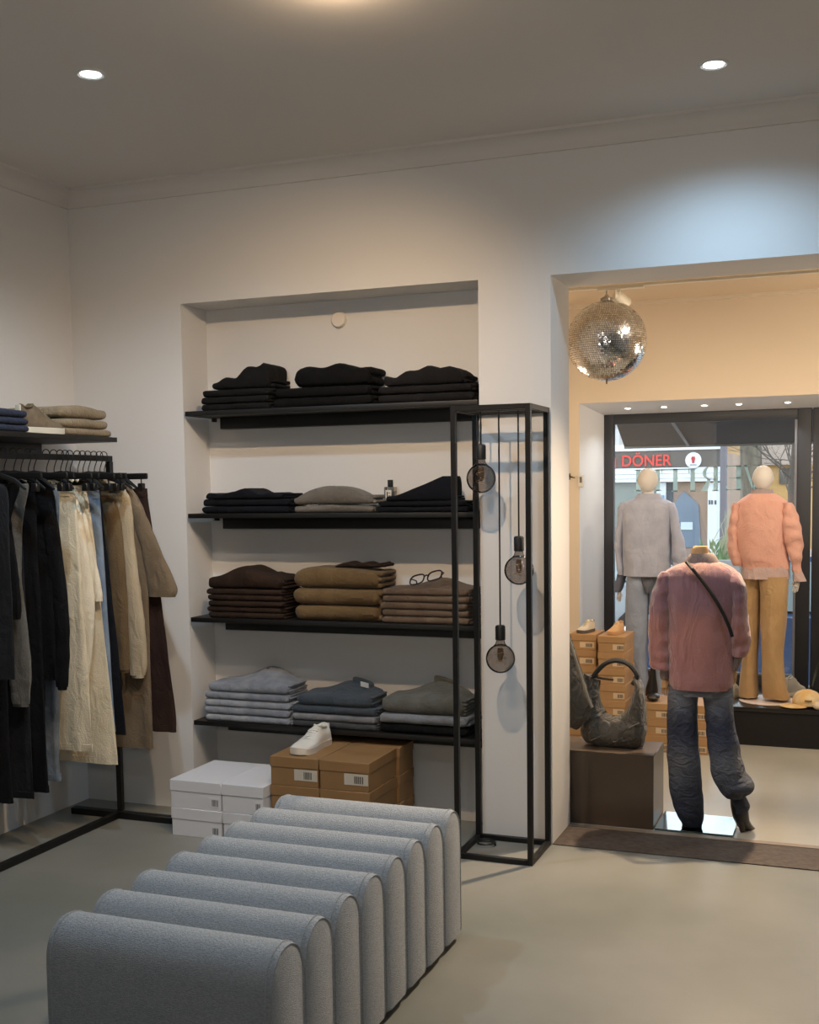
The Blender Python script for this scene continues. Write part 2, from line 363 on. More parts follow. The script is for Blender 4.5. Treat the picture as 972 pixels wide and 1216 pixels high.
# ================================================================== FOLDED CLOTHES
def fold(x0, x1, y0, y1, z0, h, seed, layers=2, hump=None, wr=.003, r=None, n=(16, 8, 3)):
    rnd = random.Random(seed); r = r or h*.5
    def fn(p, hump=hump):
        u = (p.x-x0)/(x1-x0)*2-1; v = (p.y-y0)/(y1-y0); t = min(1, max(0, (p.z-z0)/h))
        q = Vector(p)
        k = noise.noise(Vector((p.x*16, p.y*16, seed*1.7)))*wr; q.x += noise.noise(Vector((p.y*20, p.z*40, seed)))*wr*2.5*abs(u)
        q.y += (noise.noise(Vector((p.x*13, p.z*30, seed+5)))*wr*1.6) if v < .5 else 0
        q.z += k*t*t*.6
        if hump: q.z += hump(u, v)*t
        q.z = max(z0, q.z)
        return q
    g = softbox(x0, x1, y0, y1, z0, z0+h, r, n, fn)
    for k in range(layers):
        a = z0+h*(k+.08)/layers; b = z0+h*(k+.92)/layers; e = rnd.uniform(.004, .014)
        g.join(softbox(x1-.05, x1+e, y0+.015+rnd.random()*.02, y1-.005, a, b, (b-a)/2, (3, 8, 1), lambda p, s=seed+k: Vector((p.x+noise.noise(Vector((p.y*40, s, 0)))*.006, p.y, p.z))))
    return g
def cm(n, a, b=None, wrk=.55, **k):
    if n in MATS: return MATS[n]
    lum = sum(lin(a)[:3])
    M = mat(n, a, k.pop('rough', .95), col2=b, vscale=k.pop('vs', 9), bump=k.pop('bump', .3), bscale=k.pop('bs', 160), sheen=k.pop('sheen', .12 if lum > .15 else 0), spec=.25, **k)
    t = M.node_tree; b_ = t.nodes['Principled BSDF']; fine = b_.inputs['Normal'].links[0].from_node
    T = t.nodes.new('ShaderNodeTexCoord'); mp = t.nodes.new('ShaderNodeMapping'); mp.inputs['Scale'].default_value = (1, 1, .55); t.links.new(T.outputs['Object'], mp.inputs[0])
    nz = t.nodes.new('ShaderNodeTexNoise'); nz.inputs['Scale'].default_value = 17; nz.inputs['Detail'].default_value = 3; nz.inputs['Distortion'].default_value = 1.2; t.links.new(mp.outputs[0], nz.inputs[0])
    k2 = t.nodes.new('ShaderNodeBump'); k2.inputs['Strength'].default_value = wrk; k2.inputs['Distance'].default_value = .02; t.links.new(nz.outputs['Fac'], k2.inputs['Height']); t.links.new(k2.outputs[0], fine.inputs['Normal'])
    return M
K1 = cm('black_denim', '#121111', '#171616'); K2 = cm('black_cord', '#080707', '#0c0b0b', bs=90); K3 = cm('charcoal_cloth', '#1d1b1b', '#171515')
NAVYK = cm('navy_black_cloth', '#0a0b10', '#0e0f16'); GREYT = cm('grey_taupe_cloth', '#6d665d', '#625b52')
DBR = cm('dark_brown_cloth', '#2a1d15', '#33241a'); OBR = cm('olive_brown_padded_cloth', '#70593a', '#624c30'); TPE = cm('taupe_brown_cloth', '#5f4d3e', '#6c5a49')
LBL = cm('light_blue_denim', '#92969e', '#777c85', vs=14); LB2 = cm('pale_blue_denim', '#a2a5ab', '#868b93', vs=14); DKB = cm('dark_blue_denim', '#3d464f', '#474f57', vs=14); GRD = cm('grey_denim', '#66655f', '#54544d', vs=10)
GRL = cm('light_grey_denim', '#84868a', '#75777b', vs=12); GDK = cm('grey_black_denim', '#3d3f42', '#4a4c4e', vs=12); BK = cm('plain_black_cloth', '#0b0b0c', '#101011')
def bumpf(c, w, a, vpow=1.0, flat=0):
    return lambda u, v: a*math.exp(-((u-c)/w)**2)*(max(0, min(1, v*1.3))**vpow)
def stack(items, x0, x1, y0, y1, z, what, group, names, shift=.006, seed=0, cat='folded clothes'):
    """items bottom to top: (height, material, hump, layers)"""
    out = []
    for i, it in enumerate(items):
        h, M, hump, ly = it[:4]; rr = random.Random(seed*31+i); a = rr.uniform(-shift, shift); b = rr.uniform(-shift, shift)
        xa, xb = x0+a, x1+b
        if len(it) > 4: xa, xb = x0+it[4], x1+it[5]
        g = fold(xa, min(xb, 2.07), y0+rr.uniform(0, .006), y1, z, h-.0012, seed*17+i, ly, hump)
        out.append(top(what, g, M, names[i], cat, group)); z += h
    return out
ordn = ['first', 'second', 'third', 'fourth', 'fifth', 'sixth']
def nm(desc, n, where, kinds=None):
    o = []
    for i in range(n):
        pos = 'at the bottom' if i == 0 else ('on top' if i == n-1 else ordn[i]+' from the bottom')
        o.append('%s %s of %s' % ((kinds[i] if kinds else desc), pos, where))
    return o
Y0, Y1 = .004, .215
# shelf 1
stack([(.032, K1, None, 2), (.032, K1, None, 2), (.034, K1, None, 2), (.045, K1, lambda u, v: .065*max(0, min(1, (u+.55)/1.0))**1.3*(1 if u < .85 else .8)+.012*math.sin(u*9), 2, .05, 0)],
      .715, 1.075, Y0, Y1, SZ[0], 'folded_jeans', 'black jeans stack on the top shelf', nm('folded black jeans', 4, 'the left stack on the top shelf'), seed=1)
stack([(.045, K2, None, 2, -.01, .03), (.045, K2, None, 2, .0, .02), (.085, K2, lambda u, v: .012*math.cos(u*2)+.008*math.sin(u*7), 2, .09, .015)], 1.1, 1.555, Y0, Y1, SZ[0], 'folded_sweater', 'thick black pullovers on the top shelf',
      nm('thick folded black pullover', 3, 'the middle stack on the top shelf'), seed=2)
stack([(.04, K3, None, 2), (.035, K3, None, 2, .01, -.005), (.045, K3, lambda u, v: .035*max(0, 1-((u-.25)/.9)**2)+.006*math.sin(u*11), 2, .03, -.05)], 1.61, 2.065, Y0, Y1, SZ[0], 'folded_trousers', 'charcoal trousers on the top shelf',
      nm('folded charcoal trousers', 3, 'the right stack on the top shelf'), seed=3)
# shelf 2
stack([(.034, NAVYK, None, 2), (.034, NAVYK, None, 2), (.026, NAVYK, lambda u, v: .026*math.exp(-((u+.05)/.22)**2)+.004*math.sin(u*12), 2, .03, -.03)], .695, 1.165, Y0, Y1, SZ[1], 'folded_sweater', 'near black knits on the second shelf left',
      nm('folded near-black knit', 3, 'the left stack on the second shelf'), seed=4)
stack([(.038, GREYT, lambda u, v: -.006*u*u, 2, 0, 0), (.045, GREYT, lambda u, v: .04*max(0, 1-((u+.05)/.85)**2)-.012*abs(u)**3, 2, -.0, 0)], 1.185, 1.585, Y0, .15, SZ[1], 'folded_sweater', 'grey pullovers on the second shelf',
      ['flat grey-taupe folded pullover at the bottom of the middle stack on the second shelf', 'rounded grey-taupe folded pullover lying on top in the middle of the second shelf'], seed=5)
stack([(.026, NAVYK, None, 2), (.026, NAVYK, None, 2, .01, -.02), (.022, NAVYK, lambda u, v: .085*max(0, min(1, (u+.8)/1.5))**1.1, 2, .05, -.07)], 1.60, 2.035, Y0, .15, SZ[1], 'folded_trousers', 'navy black trousers on the second shelf',
      nm('folded navy-black trousers', 3, 'the right stack on the second shelf'), seed=6)
# perfume bottle
px_, py_ = 1.60, .188; b0 = SZ[1]
t = thing('perfume_bottle', (px_, py_, b0), 'clear square perfume bottle with a black cap on the second shelf', 'bottle')
part('glass_body', box(px_-.026, px_+.026, py_-.018, py_+.018, b0, b0+.115, .004), glassmat('bottle_glass', (.75, .73, .68, 1), .16), t)
part('perfume', box(px_-.021, px_+.021, py_-.013, py_+.013, b0+.006, b0+.07, .002), glassmat('perfume_liquid', (.93, .88, .62, 1), .02), t)
part('label', box(px_-.017, px_+.012, py_-.0192, py_-.0182, b0+.055, b0+.10), mat('bottle_label', '#dcd6c8', .6), t, smooth=False)
part('label_print', box(px_-.011, px_-.006, py_-.0197, py_-.0192, b0+.064, b0+.092).join(box(px_-.003, px_+.006, py_-.0197, py_-.0192, b0+.085, b0+.088)).join(box(px_-.003, px_+.006, py_-.0197, py_-.0192, b0+.072, b0+.075)), BLACKPL, t, smooth=False)
part('cap', lathe([(.012, .115), (.013, .118), (.013, .145), (.012, .147)], (px_, py_, b0), 20), BLACKPL, t)
# shelf 3
stack([(.028, DBR, None, 2)]*5+[(.052, DBR, lambda u, v: .055*math.exp(-((u+.05)/.5)**2)+(.01 if u > .5 else 0), 3)], .715, 1.12, Y0, Y1, SZ[2], 'folded_trousers', 'dark brown trousers on the third shelf',
      nm('folded dark brown trousers', 6, 'the left stack on the third shelf'), seed=7)
st = stack([(.074, OBR, None, 2), (.078, OBR, None, 2), (.082, OBR, lambda u, v: .012*math.cos(u*2)+.01*math.exp(-((u+.55)/.3)**2), 3)], 1.17, 1.60, Y0, Y1, SZ[2], 'folded_jacket', 'padded olive brown jackets on the third shelf',
      nm('puffy folded olive-brown jacket', 3, 'the middle stack on the third shelf'), seed=8)
top('folded_scarf', fold(1.37, 1.60, .06, .2, SZ[2]+.2465, .016, 77, 1, lambda u, v: .006*math.sin(u*8), .004), DBR, 'narrow dark brown folded cloth lying on the padded jacket stack', 'folded clothes')
stack([(.032, TPE, None, 2)]*4+[(.03, TPE, lambda u, v: .042*math.exp(-((u-.15)/.5)**2)*v, 3)], 1.62, 2.03, Y0, Y1, SZ[2], 'folded_trousers', 'taupe trousers on the third shelf',
      nm('folded taupe trousers', 5, 'the right stack on the third shelf'), seed=9)
# glasses on the taupe stack
gz = SZ[2]+.182
t = thing('glasses', (1.83, .03, gz), 'dark framed glasses lying on the folded taupe trousers', 'glasses')
def lens_ring(cx, cz, w, h): return [(cx+w*math.copysign(abs(math.cos(a))**.7, math.cos(a)), cz+h*math.copysign(abs(math.sin(a))**.7, math.sin(a))) for a in [2*PI*k/16 for k in range(17)]]
def tilt(x, z, y=.006): return Vector((x, y+z*.7, gz+.002+z*.9+(x-1.83)*.22))
GLF = mat('glasses_frame', '#120c0c', .3)
for s in (-1, 1): part('rim', tube([tilt(1.83+s*.042+a, b+.026) for a, b in lens_ring(0, 0, .033, .022)], .0036, 6), GLF, t)
part('bridge', tube([tilt(1.822, .034), tilt(1.83, .038), tilt(1.838, .034)], .0034, 6), GLF, t)
for s in (-1, 1): part('temple', tube([tilt(1.83+s*.076, .034), tilt(1.83+s*.074-.006, .03, .05), tilt(1.83+s*.06-.02, .02, .10), tilt(1.83+s*.06-.02, .008, .115)], .0034, 6), GLF, t)
# shelf 4
st4 = SZ[3]
stack([(.036, LB2, None, 3), (.036, LBL, None, 3), (.036, LB2, None, 3), (.036, LBL, None, 3), (.045, LBL, lambda u, v: .07*v*math.exp(-((u-.25)/.55)**2), 4, .015, -.01)], .685, 1.14, Y0, Y1, st4, 'folded_jeans', 'light blue jeans on the lowest shelf',
      nm('folded light blue jeans', 5, 'the left stack on the lowest shelf'), seed=11)
stack([(.032, GDK, None, 3), (.035, GRL, None, 3), (.038, DKB, None, 3), (.05, DKB, lambda u, v: .055*v*math.exp(-((u-.2)/.6)**2), 4, .02, -.02)], 1.16, 1.575, Y0, Y1, st4, 'folded_jeans', 'blue and grey jeans in the middle of the lowest shelf',
      nm('', 4, 'the middle stack on the lowest shelf', ['folded charcoal jeans', 'folded light grey jeans', 'folded dark blue jeans', 'folded dark tagged jeans']), seed=12)
top('hang_tag', box(1.46, 1.50, .125, .128, st4+.182, st4+.205).map(lambda p: Vector((p.x, p.y, p.z+(p.x-1.48)*-.2))), mat('tag_white', '#c9c9c6', .6), 'small pale hang tag on the dark blue jeans of the lowest shelf', 'tag', smooth=False)
stack([(.045, BK, None, 2), (.045, GRL, None, 2), (.075, GRD, lambda u, v: .075*v*math.exp(-((u-.25)/.6)**2), 5, .0, -.02)], 1.60, 2.02, Y0, Y1, st4, 'folded_jeans', 'jeans in the right stack of the lowest shelf',
      nm('', 3, 'the right stack on the lowest shelf', ['folded black jeans', 'folded pale grey jeans', 'folded washed dark grey jeans']), seed=13)
# waistbands standing up at the back of the top jeans
for (xc, zt, M, lb) in ((.99, st4+.215, DKB, 'turned-up waistband of the top light blue jeans, lowest shelf'), (1.45, st4+.19, DKB, 'turned-up waistband of the top dark blue jeans, lowest shelf'), (1.86, st4+.215, GRD, 'turned-up waistband of the washed grey jeans, lowest shelf')):
    g = softbox(xc-.05, xc+.05, .165, .20, zt-.012, zt+.02, .008, (8, 2, 3), lambda p, xc=xc: Vector((p.x, p.y, p.z-.28*(p.x-xc)-1.5*(p.x-xc)**2)))
    top('jeans_waistband', g, M, lb, 'folded clothes')
# ================================================================== SHOE BOXES IN FRONT OF THE NICHE
def shoebox(x0, x1, y0, y1, z, h, M, label, group, lid=.42, lab=None, labM=None, rot=0, name='shoe_box', end='front'):
    c = Vector(((x0+x1)/2, (y0+y1)/2, z)); t = thing(name, c, label, 'box', group)
    part('box_body', box(x0+.003, x1-.003, y0+.003, y1-.003, z, z+h-.004, .0015, 1), M, t)
    part('lid', box(x0, x1, y0, y1, z+h*(1-lid), z+h-.0008, .002, 1), M, t)
    if lab:
        a, b, c0, d0 = lab; X0 = x0+(x1-x0)*a; X1 = x0+(x1-x0)*b
        part('label', box(X0, X1, y0+.0015, y0+.003, z+h*c0, z+h*d0), labM, t, smooth=False)
        g = G(); n = 7; rr = random.Random(int(x0*1000))
        q = X0+(X1-X0)*(.42 if labM.name != 'box_white' else .3)
        for k in range(n):
            wd = rr.uniform(.002, .004); g.join(box(q, q+wd, y0+.0008, y0+.0015, z+h*(c0+.15*(d0-c0)), z+h*(c0+.8*(d0-c0)))); q += wd+.003
            if q > X1-.006: break
        part('barcode', g, BLACKPL, t, smooth=False)
    if rot:
        t.rotation_euler.z = rot
    return t
WBX = mat('box_white', '#d9dade', .6, bump=.02); BBX = mat('box_brown', '#927048', .6, bump=.03, var=.05)
LABW = mat('box_label', '#c9c2b4', .6)
hh = .128
for cx, (a, b) in enumerate(((.747, 1.009), (1.012, 1.22))):
    for k in range(2):
        shoebox(a+k*-.003, b, -.403, -.012, k*hh, hh, WBX, ('lower', 'upper')[k]+' white shoe box of the pair '+('farther left under the shelves', 'next to the brown boxes')[cx], 'white shoe boxes under the shelves', .4, (.76, .95, .12, .46), WBX)
hb = .128
for cx, (a, b) in enumerate(((1.225, 1.461), (1.464, 1.70))):
    for k in range(3):
        shoebox(a, b, -.347, -.03, k*hb, hb, BBX, ('bottom', 'middle', 'top')[k]+' brown shoe box of the front '+('left', 'right')[cx]+' stack under the shelves', 'brown shoe boxes under the shelves', .36, (.5, .97, .22, .6), LABW)
for cx, (a, b) in enumerate(((1.24, 1.455), (1.46, 1.712))):
    for k in range(3):
        shoebox(a, b, -.027, .15, k*hb, hb, BBX, ('bottom', 'middle', 'top')[k]+' brown shoe box of the rear '+('left', 'right')[cx]+' stack inside the niche', 'brown shoe boxes under the shelves', .36)
# ------------------------------------------------------------------ sneakers
def sneaker(name, x, y, z, ang, L, label, up, sole, lace=None, tall=.4, group=None, lacen=6):
    """low sneaker, toe pointing along -Y before rotation; L = length"""
    t = thing(name, (x, y, z), label, 'shoe', group); W = L*.40
    def ring(s, zz, wd): return None
    # sole: loft along Y from toe (s=0) to heel (s=1)
    prof = [(0, .06, .2), (.04, .30, .24), (.12, .42, .28), (.3, .5, .36), (.5, .42, .36), (.7, .38, .55), (.88, .37, .62), (.97, .28, .62), (1, .08, .60)]
    R = catm(prof, 4)
    def width(s):
        for a, b in zip(R, R[1:]):
            if a[0] <= s <= b[0]+1e-9: q = (s-a[0])/(b[0]-a[0]+1e-9); return a[1]+(b[1]-a[1])*q
        return R[-1][1]
    so = G(); vs = []; fs = []; n = len(R); sh = L*.105
    for s, wd, _ in R:
        for X, Z in ((-wd, 0), (-wd*1.0, sh*.9), (-wd*.93, sh), (wd*.93, sh), (wd*1.0, sh*.9), (wd, 0)):
            vs.append(Vector((X*W*.98, (s-.5)*L, Z+L*.02*max(0, .12-s)/.12)))
    for i in range(n-1):
        for k in range(6): fs.append((i*6+k, i*6+(k+1) % 6, (i+1)*6+(k+1) % 6, (i+1)*6+k))
    fs += [tuple(range(6)), tuple((n-1)*6+k for k in range(5, -1, -1))]
    so.add(vs, fs)
    upg = G(); vs = []; fs = []; m_ = 13
    H = [(0, .10), (.05, .15), (.15, .20), (.3, .24), (.42, .31), (.55, .41), (.66, .48), (.74, .44), (.86, .42), (.95, .47), (1, .46)]
    def hgt(s):
        for a, b in zip(H, H[1:]):
            if a[0] <= s <= b[0]+1e-9: q = (s-a[0])/(b[0]-a[0]); q = q*q*(3-2*q); return (a[1]+(b[1]-a[1])*q)*L*tall/.4
        return H[-1][1]*L
    for s, wd, _ in R:
        h = hgt(s)
        for k in range(m_):
            a = PI*k/(m_-1); cx = math.cos(a); X = -math.copysign(abs(cx)**.8, cx)*wd*W*.93*(1-.35*math.sin(a)**2*min(1, s*1.4)); Z = sh+(h-sh)*math.sin(a)**.75
            vs.append(Vector((X, (s-.5)*L*.985, Z)))
    for i in range(n-1):
        for k in range(m_-1): fs.append((i*m_+k, i*m_+k+1, (i+1)*m_+k+1, (i+1)*m_+k))
    fs += [tuple(range(m_)), tuple((n-1)*m_+k for k in range(m_-1, -1, -1))]
    upg.add(vs, fs)
    # opening collar (dark lining) as a shallow ring
    col = G(); pts = []
    for k in range(17):
        a = 2*PI*k/16; s = .80+.13*math.cos(a); pts.append(Vector((math.sin(a)*W*.19, (s-.5)*L, hgt(.66 if s < .74 else s)*(.99 if s < .74 else 1.0))))
    col = tube(pts, L*.02, 6)
    lc = G()
    for k in range(lacen):
        s = .36+.045*k*6/lacen; h = hgt(s)+L*.014; wv = W*(.20)
        lc.join(tube([Vector((-wv, (s-.5)*L, h-L*.035)), Vector((0, (s-.5)*L, h)), Vector((wv, (s+.02-.5)*L, h-L*.03))], L*.015, 5))
    R_ = Matrix.Rotation(ang, 3, 'Z')
    o = Vector((x, y, z))
    for nmx, gg, M in (('sole', so, sole), ('upper', upg, up), ('collar', col, up), ('laces', lc, lace or up)):
        gg.map(lambda p: o+R_@p); part(nmx, gg, M, t)
    # side panel seam
    part('heel_tab', softbox(-.018*L/.28, .018*L/.28, .47*L, .5*L, L*.2*tall/.4, L*.46*tall/.4, .004, (2, 1, 3)).map(lambda p: o+R_@p), sole, t)
    return t
LW = mat('white_leather', '#dcd9d0', .5, bump=.03, bscale=200); RUB = mat('white_rubber', '#d9d0c2', .6)
sneaker('sneaker', 1.345, -.172, 3*hb, math.radians(-3), .285, 'white leather low sneaker standing on the brown shoe boxes', LW, RUB, mat('white_lace', '#dedbd3', .8), .29)
# ================================================================== BENCH
BF = mat('bench_boucle', '#b4b8ba', .95, col2='#9b9fa3', vscale=240, bump=.7, bscale=400, stretch=(.6, .6, 1.4), sheen=.2, spec=.2)
ys = [-2.50, -2.322, -2.149, -1.974, -1.80, -1.632, -1.463, -1.289, -1.115]
bench = thing('bench', (2.05, -1.8, 0), 'grey upholstered bench of eight arched channels in the middle of the floor', 'bench')
part('plinth', box(1.77, 2.33, -2.44, -1.16, 0, .03), mat('bench_plinth', '#0e0d0c', .6), bench, smooth=False)
BH = .468
for i in range(8):
    ya, yb = ys[i]+.001, ys[i+1]-.001; yc = (ya+yb)/2; r = (yb-ya)/2
    pr = [(ya+.004, .028), (ya, .05), (ya-.002*0, .2), (ya, BH-.10)]
    pr += [(yc-r*math.cos(PI*k/14), BH-.10+.10*math.sin(PI*k/14)**.85) for k in range(1, 14)]
    pr += [(yb, BH-.10), (yb, .2), (yb, .05), (yb-.004, .028)]
    n = len(pr); xs = [(1.742, .86, 0), (1.735, .95, 0), (1.738+.012, 1, 0)]; xr = []
    cols = [(1.735, .90), (1.729, .955), (1.733, .985), (1.745, 1.0)]+[(1.745+.605*k/10, 1.0) for k in range(1, 10)]+[(2.35, 1.0), (2.362, .985), (2.369, .955), (2.366, .90)]
    vs = []; fs = []
    zc = .24
    for x, s in cols:
        for (y, z) in pr:
            yy = yc+(y-yc)*s; zz = z if z < .1 else zc+(z-zc)*(s*.35+.65)
            vs.append((x, yy, zz))
    for a in range(len(cols)-1):
        for k in range(n): fs.append((a*n+k, a*n+(k+1) % n, (a+1)*n+(k+1) % n, (a+1)*n+k))
    # domed end caps
    g = G().add(vs, fs)
    for e, bx in ((0, -.004), (len(cols)-1, .010)):
        c0 = len(g.v); xe = cols[e][0]+bx; s = cols[e][1]*.6
        ring = [Vector((xe-bx*.35, yc+(y-yc)*.72, z if z < .1 else zc+(z-zc)*.9)) for y, z in pr]; g.v += ring
        for k in range(n): g.f.append((e*n+k, e*n+(k+1) % n, c0+(k+1) % n, c0+k))
        g.v += [Vector((xe, yc, z)) for z in (.06, BH-.12)]; g.f.append(tuple(c0+k for k in range(n)))
        g.v = g.v[:-2]
    g.map(lambda p: Vector((p.x, p.y, p.z)))
    ch = part('cushion_channel', g, BF, bench)
    for xs_, off in ((2.352, .0), (1.744, 0)):
        part('seam_piping', tube([(xs_+off, yc+(y-yc)*1.006, zc+(z-zc)*1.004) for y, z in pr[1:-1]], .0022, 5), BF, ch)
# ================================================================== LAMP STAND BY THE DOORWAY
t = thing('pendant_lamp_stand', (2.235, -.155, 0), 'tall open black steel frame with three hanging globe bulbs beside the doorway', 'lamp')
A = (2.078, 2.392, -.298, -.012); b = .011; H = 1.879
for (x, y) in ((A[0], A[2]), (A[1], A[2]), (A[0], A[3]), (A[1], A[3])): part('post', box(x-b, x+b, y-b, y+b, 0, H, .0015, 1), STEEL, t)
for z in (b, H-b):
    for y in (A[2], A[3]): part('rail', box(A[0]+b, A[1]-b, y-b, y+b, z-b, z+b, .0015, 1), STEEL, t)
    for x in (A[0], A[1]): part('rail', box(x-b, x+b, A[2]+b, A[3]-b, z-b, z+b, .0015, 1), STEEL, t)
part('ceiling_bar', box(A[0]+b, A[1]-b, -.17, -.14, H-.018, H-.002), STEEL, t, smooth=False)
SMK = glassmat('smoked_glass', (.64, .60, .57, 1), .07, .0, 1.12)
for i, (px, py) in enumerate(((571, 568), (616, 677), (594, 782))):
    c = at(px, py, -.155); rr = .062
    bo = part('bulb', ellipsoid(c, rr, rr, rr, 28, 18), SMK, t)
    part('inner_reflector', lathe([(.012, .045), (.014, .02), (.010, -.005), (.003, -.012)], c, 12), mat('amber_glass_stem', '#a08a70', .2, metal=.5), bo)
    part('filament', tube([c+Vector((.022*math.cos(k*.8), .022*math.sin(k*.8), -.03+.004*k)) for k in range(16)], .0012, 5), mat('filament', '#c9a36a', .3, metal=.8), bo)
    part('glass_neck', lathe([(.030, .054), (.021, .064), (.017, .078)], c, 20, False), SMK, bo)
    part('socket', lathe([(.017, .078), (.021, .080), (.021, .135), (.017, .141), (.004, .143)], c, 20), BLACKPL, t)
    part('cord', tube([c+Vector((0, 0, .142)), Vector((c.x, c.y, H-.018))], .0035, 6), BLACKPL, t)
part('plug_cable', tube([(2.14+.04*math.cos(k*.7), -.1+.035*math.sin(k*.7), .006+.001*k) for k in range(14)], .004, 6), BLACKPL, t)
# ================================================================== CLOTHES RAIL, LEFT
RX = .35
t = thing('clothes_rail', (RX, -1.2, 0), 'long black steel clothes rail standing along the left wall', 'clothes rail')
part('rail', box(RX-.012, RX+.012, -2.9, -.21, 1.692, 1.718, .002, 1), STEEL, t)
for y in (-.222, -2.86): part('post', box(RX-.014, RX+.014, y-.012, y+.012, .03, 1.692, .002, 1), STEEL, t)
for y in (-.24, -2.86): part('foot', box(.09, .70, y-.022, y+.022, 0, .03, .002, 1), STEEL, t)
part('floor_bar', box(RX-.014, RX+.014, -2.84, -.262, 0, .03, .002, 1), STEEL, t)
HY = [-.943, -.885, -.84, -.793, -.758, -.675, -.625, -.580, -.513, -.460, -.383, -.338, -.296, -.262]
HGM = mat('hanger_black', '#0c0b0b', .5)
def hanger(y, kind, label, i):
    t = thing('hanger', (RX, y, 1.6), label, 'hanger', 'black hangers on the clothes rail')
    hk = [(RX+.018*math.cos(a), y, 1.722+.016*math.sin(a)) for a in [PI*(-.15+1.15*k/8) for k in range(9)]]
    hk = hk[::-1] if False else hk
    part('hook', tube([(RX-.018, y, 1.712)]+[(RX-.018*math.cos(PI*k/8), y, 1.7205+.016*math.sin(PI*k/8)) for k in range(9)]+[(RX+.019, y, 1.70), (RX+.006, y, 1.672), (RX, y, 1.655), (RX, y, 1.63)], .0022, 6), HGM, t)
    if kind == 'clip':
        part('bar', softbox(.14, .585, y-.006, y+.006, 1.606, 1.634, .012, (8, 1, 1)), HGM, t)
        for x in (.20, .30, .47, .55):
            if x in (.20, .55): part('clip', box(x-.014, x+.014, y-.012, y+.012, 1.555, 1.588, .003, 1).join(box(x-.002, x+.002, y-.002, y+.002, 1.585, 1.61)), HGM, t)
    else:
        part('shoulder_bar', tube([(.15, y, 1.565), (.2, y, 1.60), (.28, y, 1.625), (RX, y, 1.635), (.42, y, 1.625), (.50, y, 1.60), (.55, y, 1.565)], [.006, .010, .011, .011, .011, .010, .006], 8), HGM, t)
    return t
def garment(name, label, cat='clothing', loc=None): return thing(name, loc, label, cat, None)
C_DBR = cm('hang_dark_brown', '#2a1c18', '#33231d', vs=5); C_TAU = cm('hang_taupe', '#7a6a56', '#6c5c48', vs=4); C_BEI = cm('hang_beige', '#b8a98f', '#ab9c82', vs=4); C_BRN = cm('hang_olive_brown', '#57452f', '#6b583e', vs=4)
C_NAV = cm('hang_navy', '#0d0f16', '#12141b'); C_JEA = cm('hang_blue_denim', '#6f7f94', '#8695a6', vs=7, bs=300); C_CRM = cm('hang_cream', '#ded2b9', '#d2c6aa', vs=4); C_CR2 = cm('hang_cream_shirt', '#e6dcc6', '#dbd0b8', vs=5)
C_GJ = cm('hang_grey_denim', '#7b858f', '#59626c', vs=8, bs=300); C_BLK = cm('hang_black', '#0b0b0d', '#101013'); C_BL2 = cm('hang_charcoal', '#1c1e22', '#23252a', vs=4); C_GRY = cm('hang_grey_melange', '#5c5a55', '#66645f', vs=40); C_TEE = cm('hang_black_cotton', '#09090a', '#0e0e10')
def trousers(y, M, label, x0, x1, ztop, zbot, bx0, bx1, i, kind='clip', th=.0135, name='hanging_trousers', hem=None):
    hanger(y, kind, label[1], i); t = thing(name, (RX, y, zbot), label[0], 'trousers', 'trousers on the clothes rail')
    rows = [(ztop, x0, x1, y, th*.55), (ztop-.05, x0-.004, x1+.004, y, th*.7), (ztop-.3, x0+(bx0-x0)*.25, x1+(bx1-x1)*.3, y, th), ((ztop+zbot)/2, x0+(bx0-x0)*.5, x1+(bx1-x1)*.55, y, th), (zbot+.1, bx0, bx1-.003, y, th), (zbot, bx0, bx1, y, th*.9)]
    part('legs', cloth(rows, n=36, k=6, fold=.009, freq=22, seed=i*3.3, p=.6), M, t)
    part('waistband', cloth([(ztop+.004, x0-.001, x1+.001, y, th*.72), (ztop-.035, x0-.003, x1+.003, y, th*.8)], n=30, k=3, fold=.004, freq=60, seed=i, p=.6), M, t)
    part('hem', cloth([(zbot+.028, bx0-.001, bx1+.001, y, th*1.0), (zbot-.002, bx0-.001, bx1+.002, y, th*.95)], n=36, k=2, fold=.009, freq=22, seed=i*3.3, p=.6), M, t)
    return t
def shirt(y, M, label, body, sleeve, i, cuff=True, th=.013, name='hanging_shirt', cat='top', collar=True, sth=.019, kind='shoulder', cuffc=None, yo=0):
    hanger(y, kind, label[1], i); zb = min(r[0] for r in body)
    t = thing(name, (RX, y, zb), label[0], cat, 'tops on the clothes rail')
    part('body', cloth([(z, a, b_, y, th*(.5 if k == 0 else 1)) for k, (z, a, b_) in enumerate(body)], n=36, k=6, fold=.008, freq=20, seed=i*2.1, p=.7), M, t)
    if sleeve:
        rows = [(z, a, b_, y+yo, sth*(.7 if k == 0 else 1)) for k, (z, a, b_) in enumerate(sleeve)]
        part('sleeve', cloth(rows, n=22, k=6, fold=.006, freq=30, seed=i*1.7, p=.8, wr=.004), M, t)
        if cuff:
            z, a, b_ = sleeve[-1]; part('cuff', cloth([(z+.045, a+.003, b_-.003, y+yo, sth*.9), (z-.012, a+.005, b_-.005, y+yo, sth*.85)], n=22, k=3, fold=.002, freq=60, seed=i), M, t)
    if collar: part('collar', tube([(.285, y, 1.60), (.30, y-.018, 1.615), (RX, y-.028, 1.60), (.40, y-.018, 1.615), (.415, y, 1.60)], .009, 6), M, t)
    return t
trousers(HY[13], C_DBR, ('dark brown trousers clipped at the far right end of the rail', 'clip hanger holding the dark brown trousers, far right end of the rail'), .15, .58, 1.56, .44, .12, .695, 14)
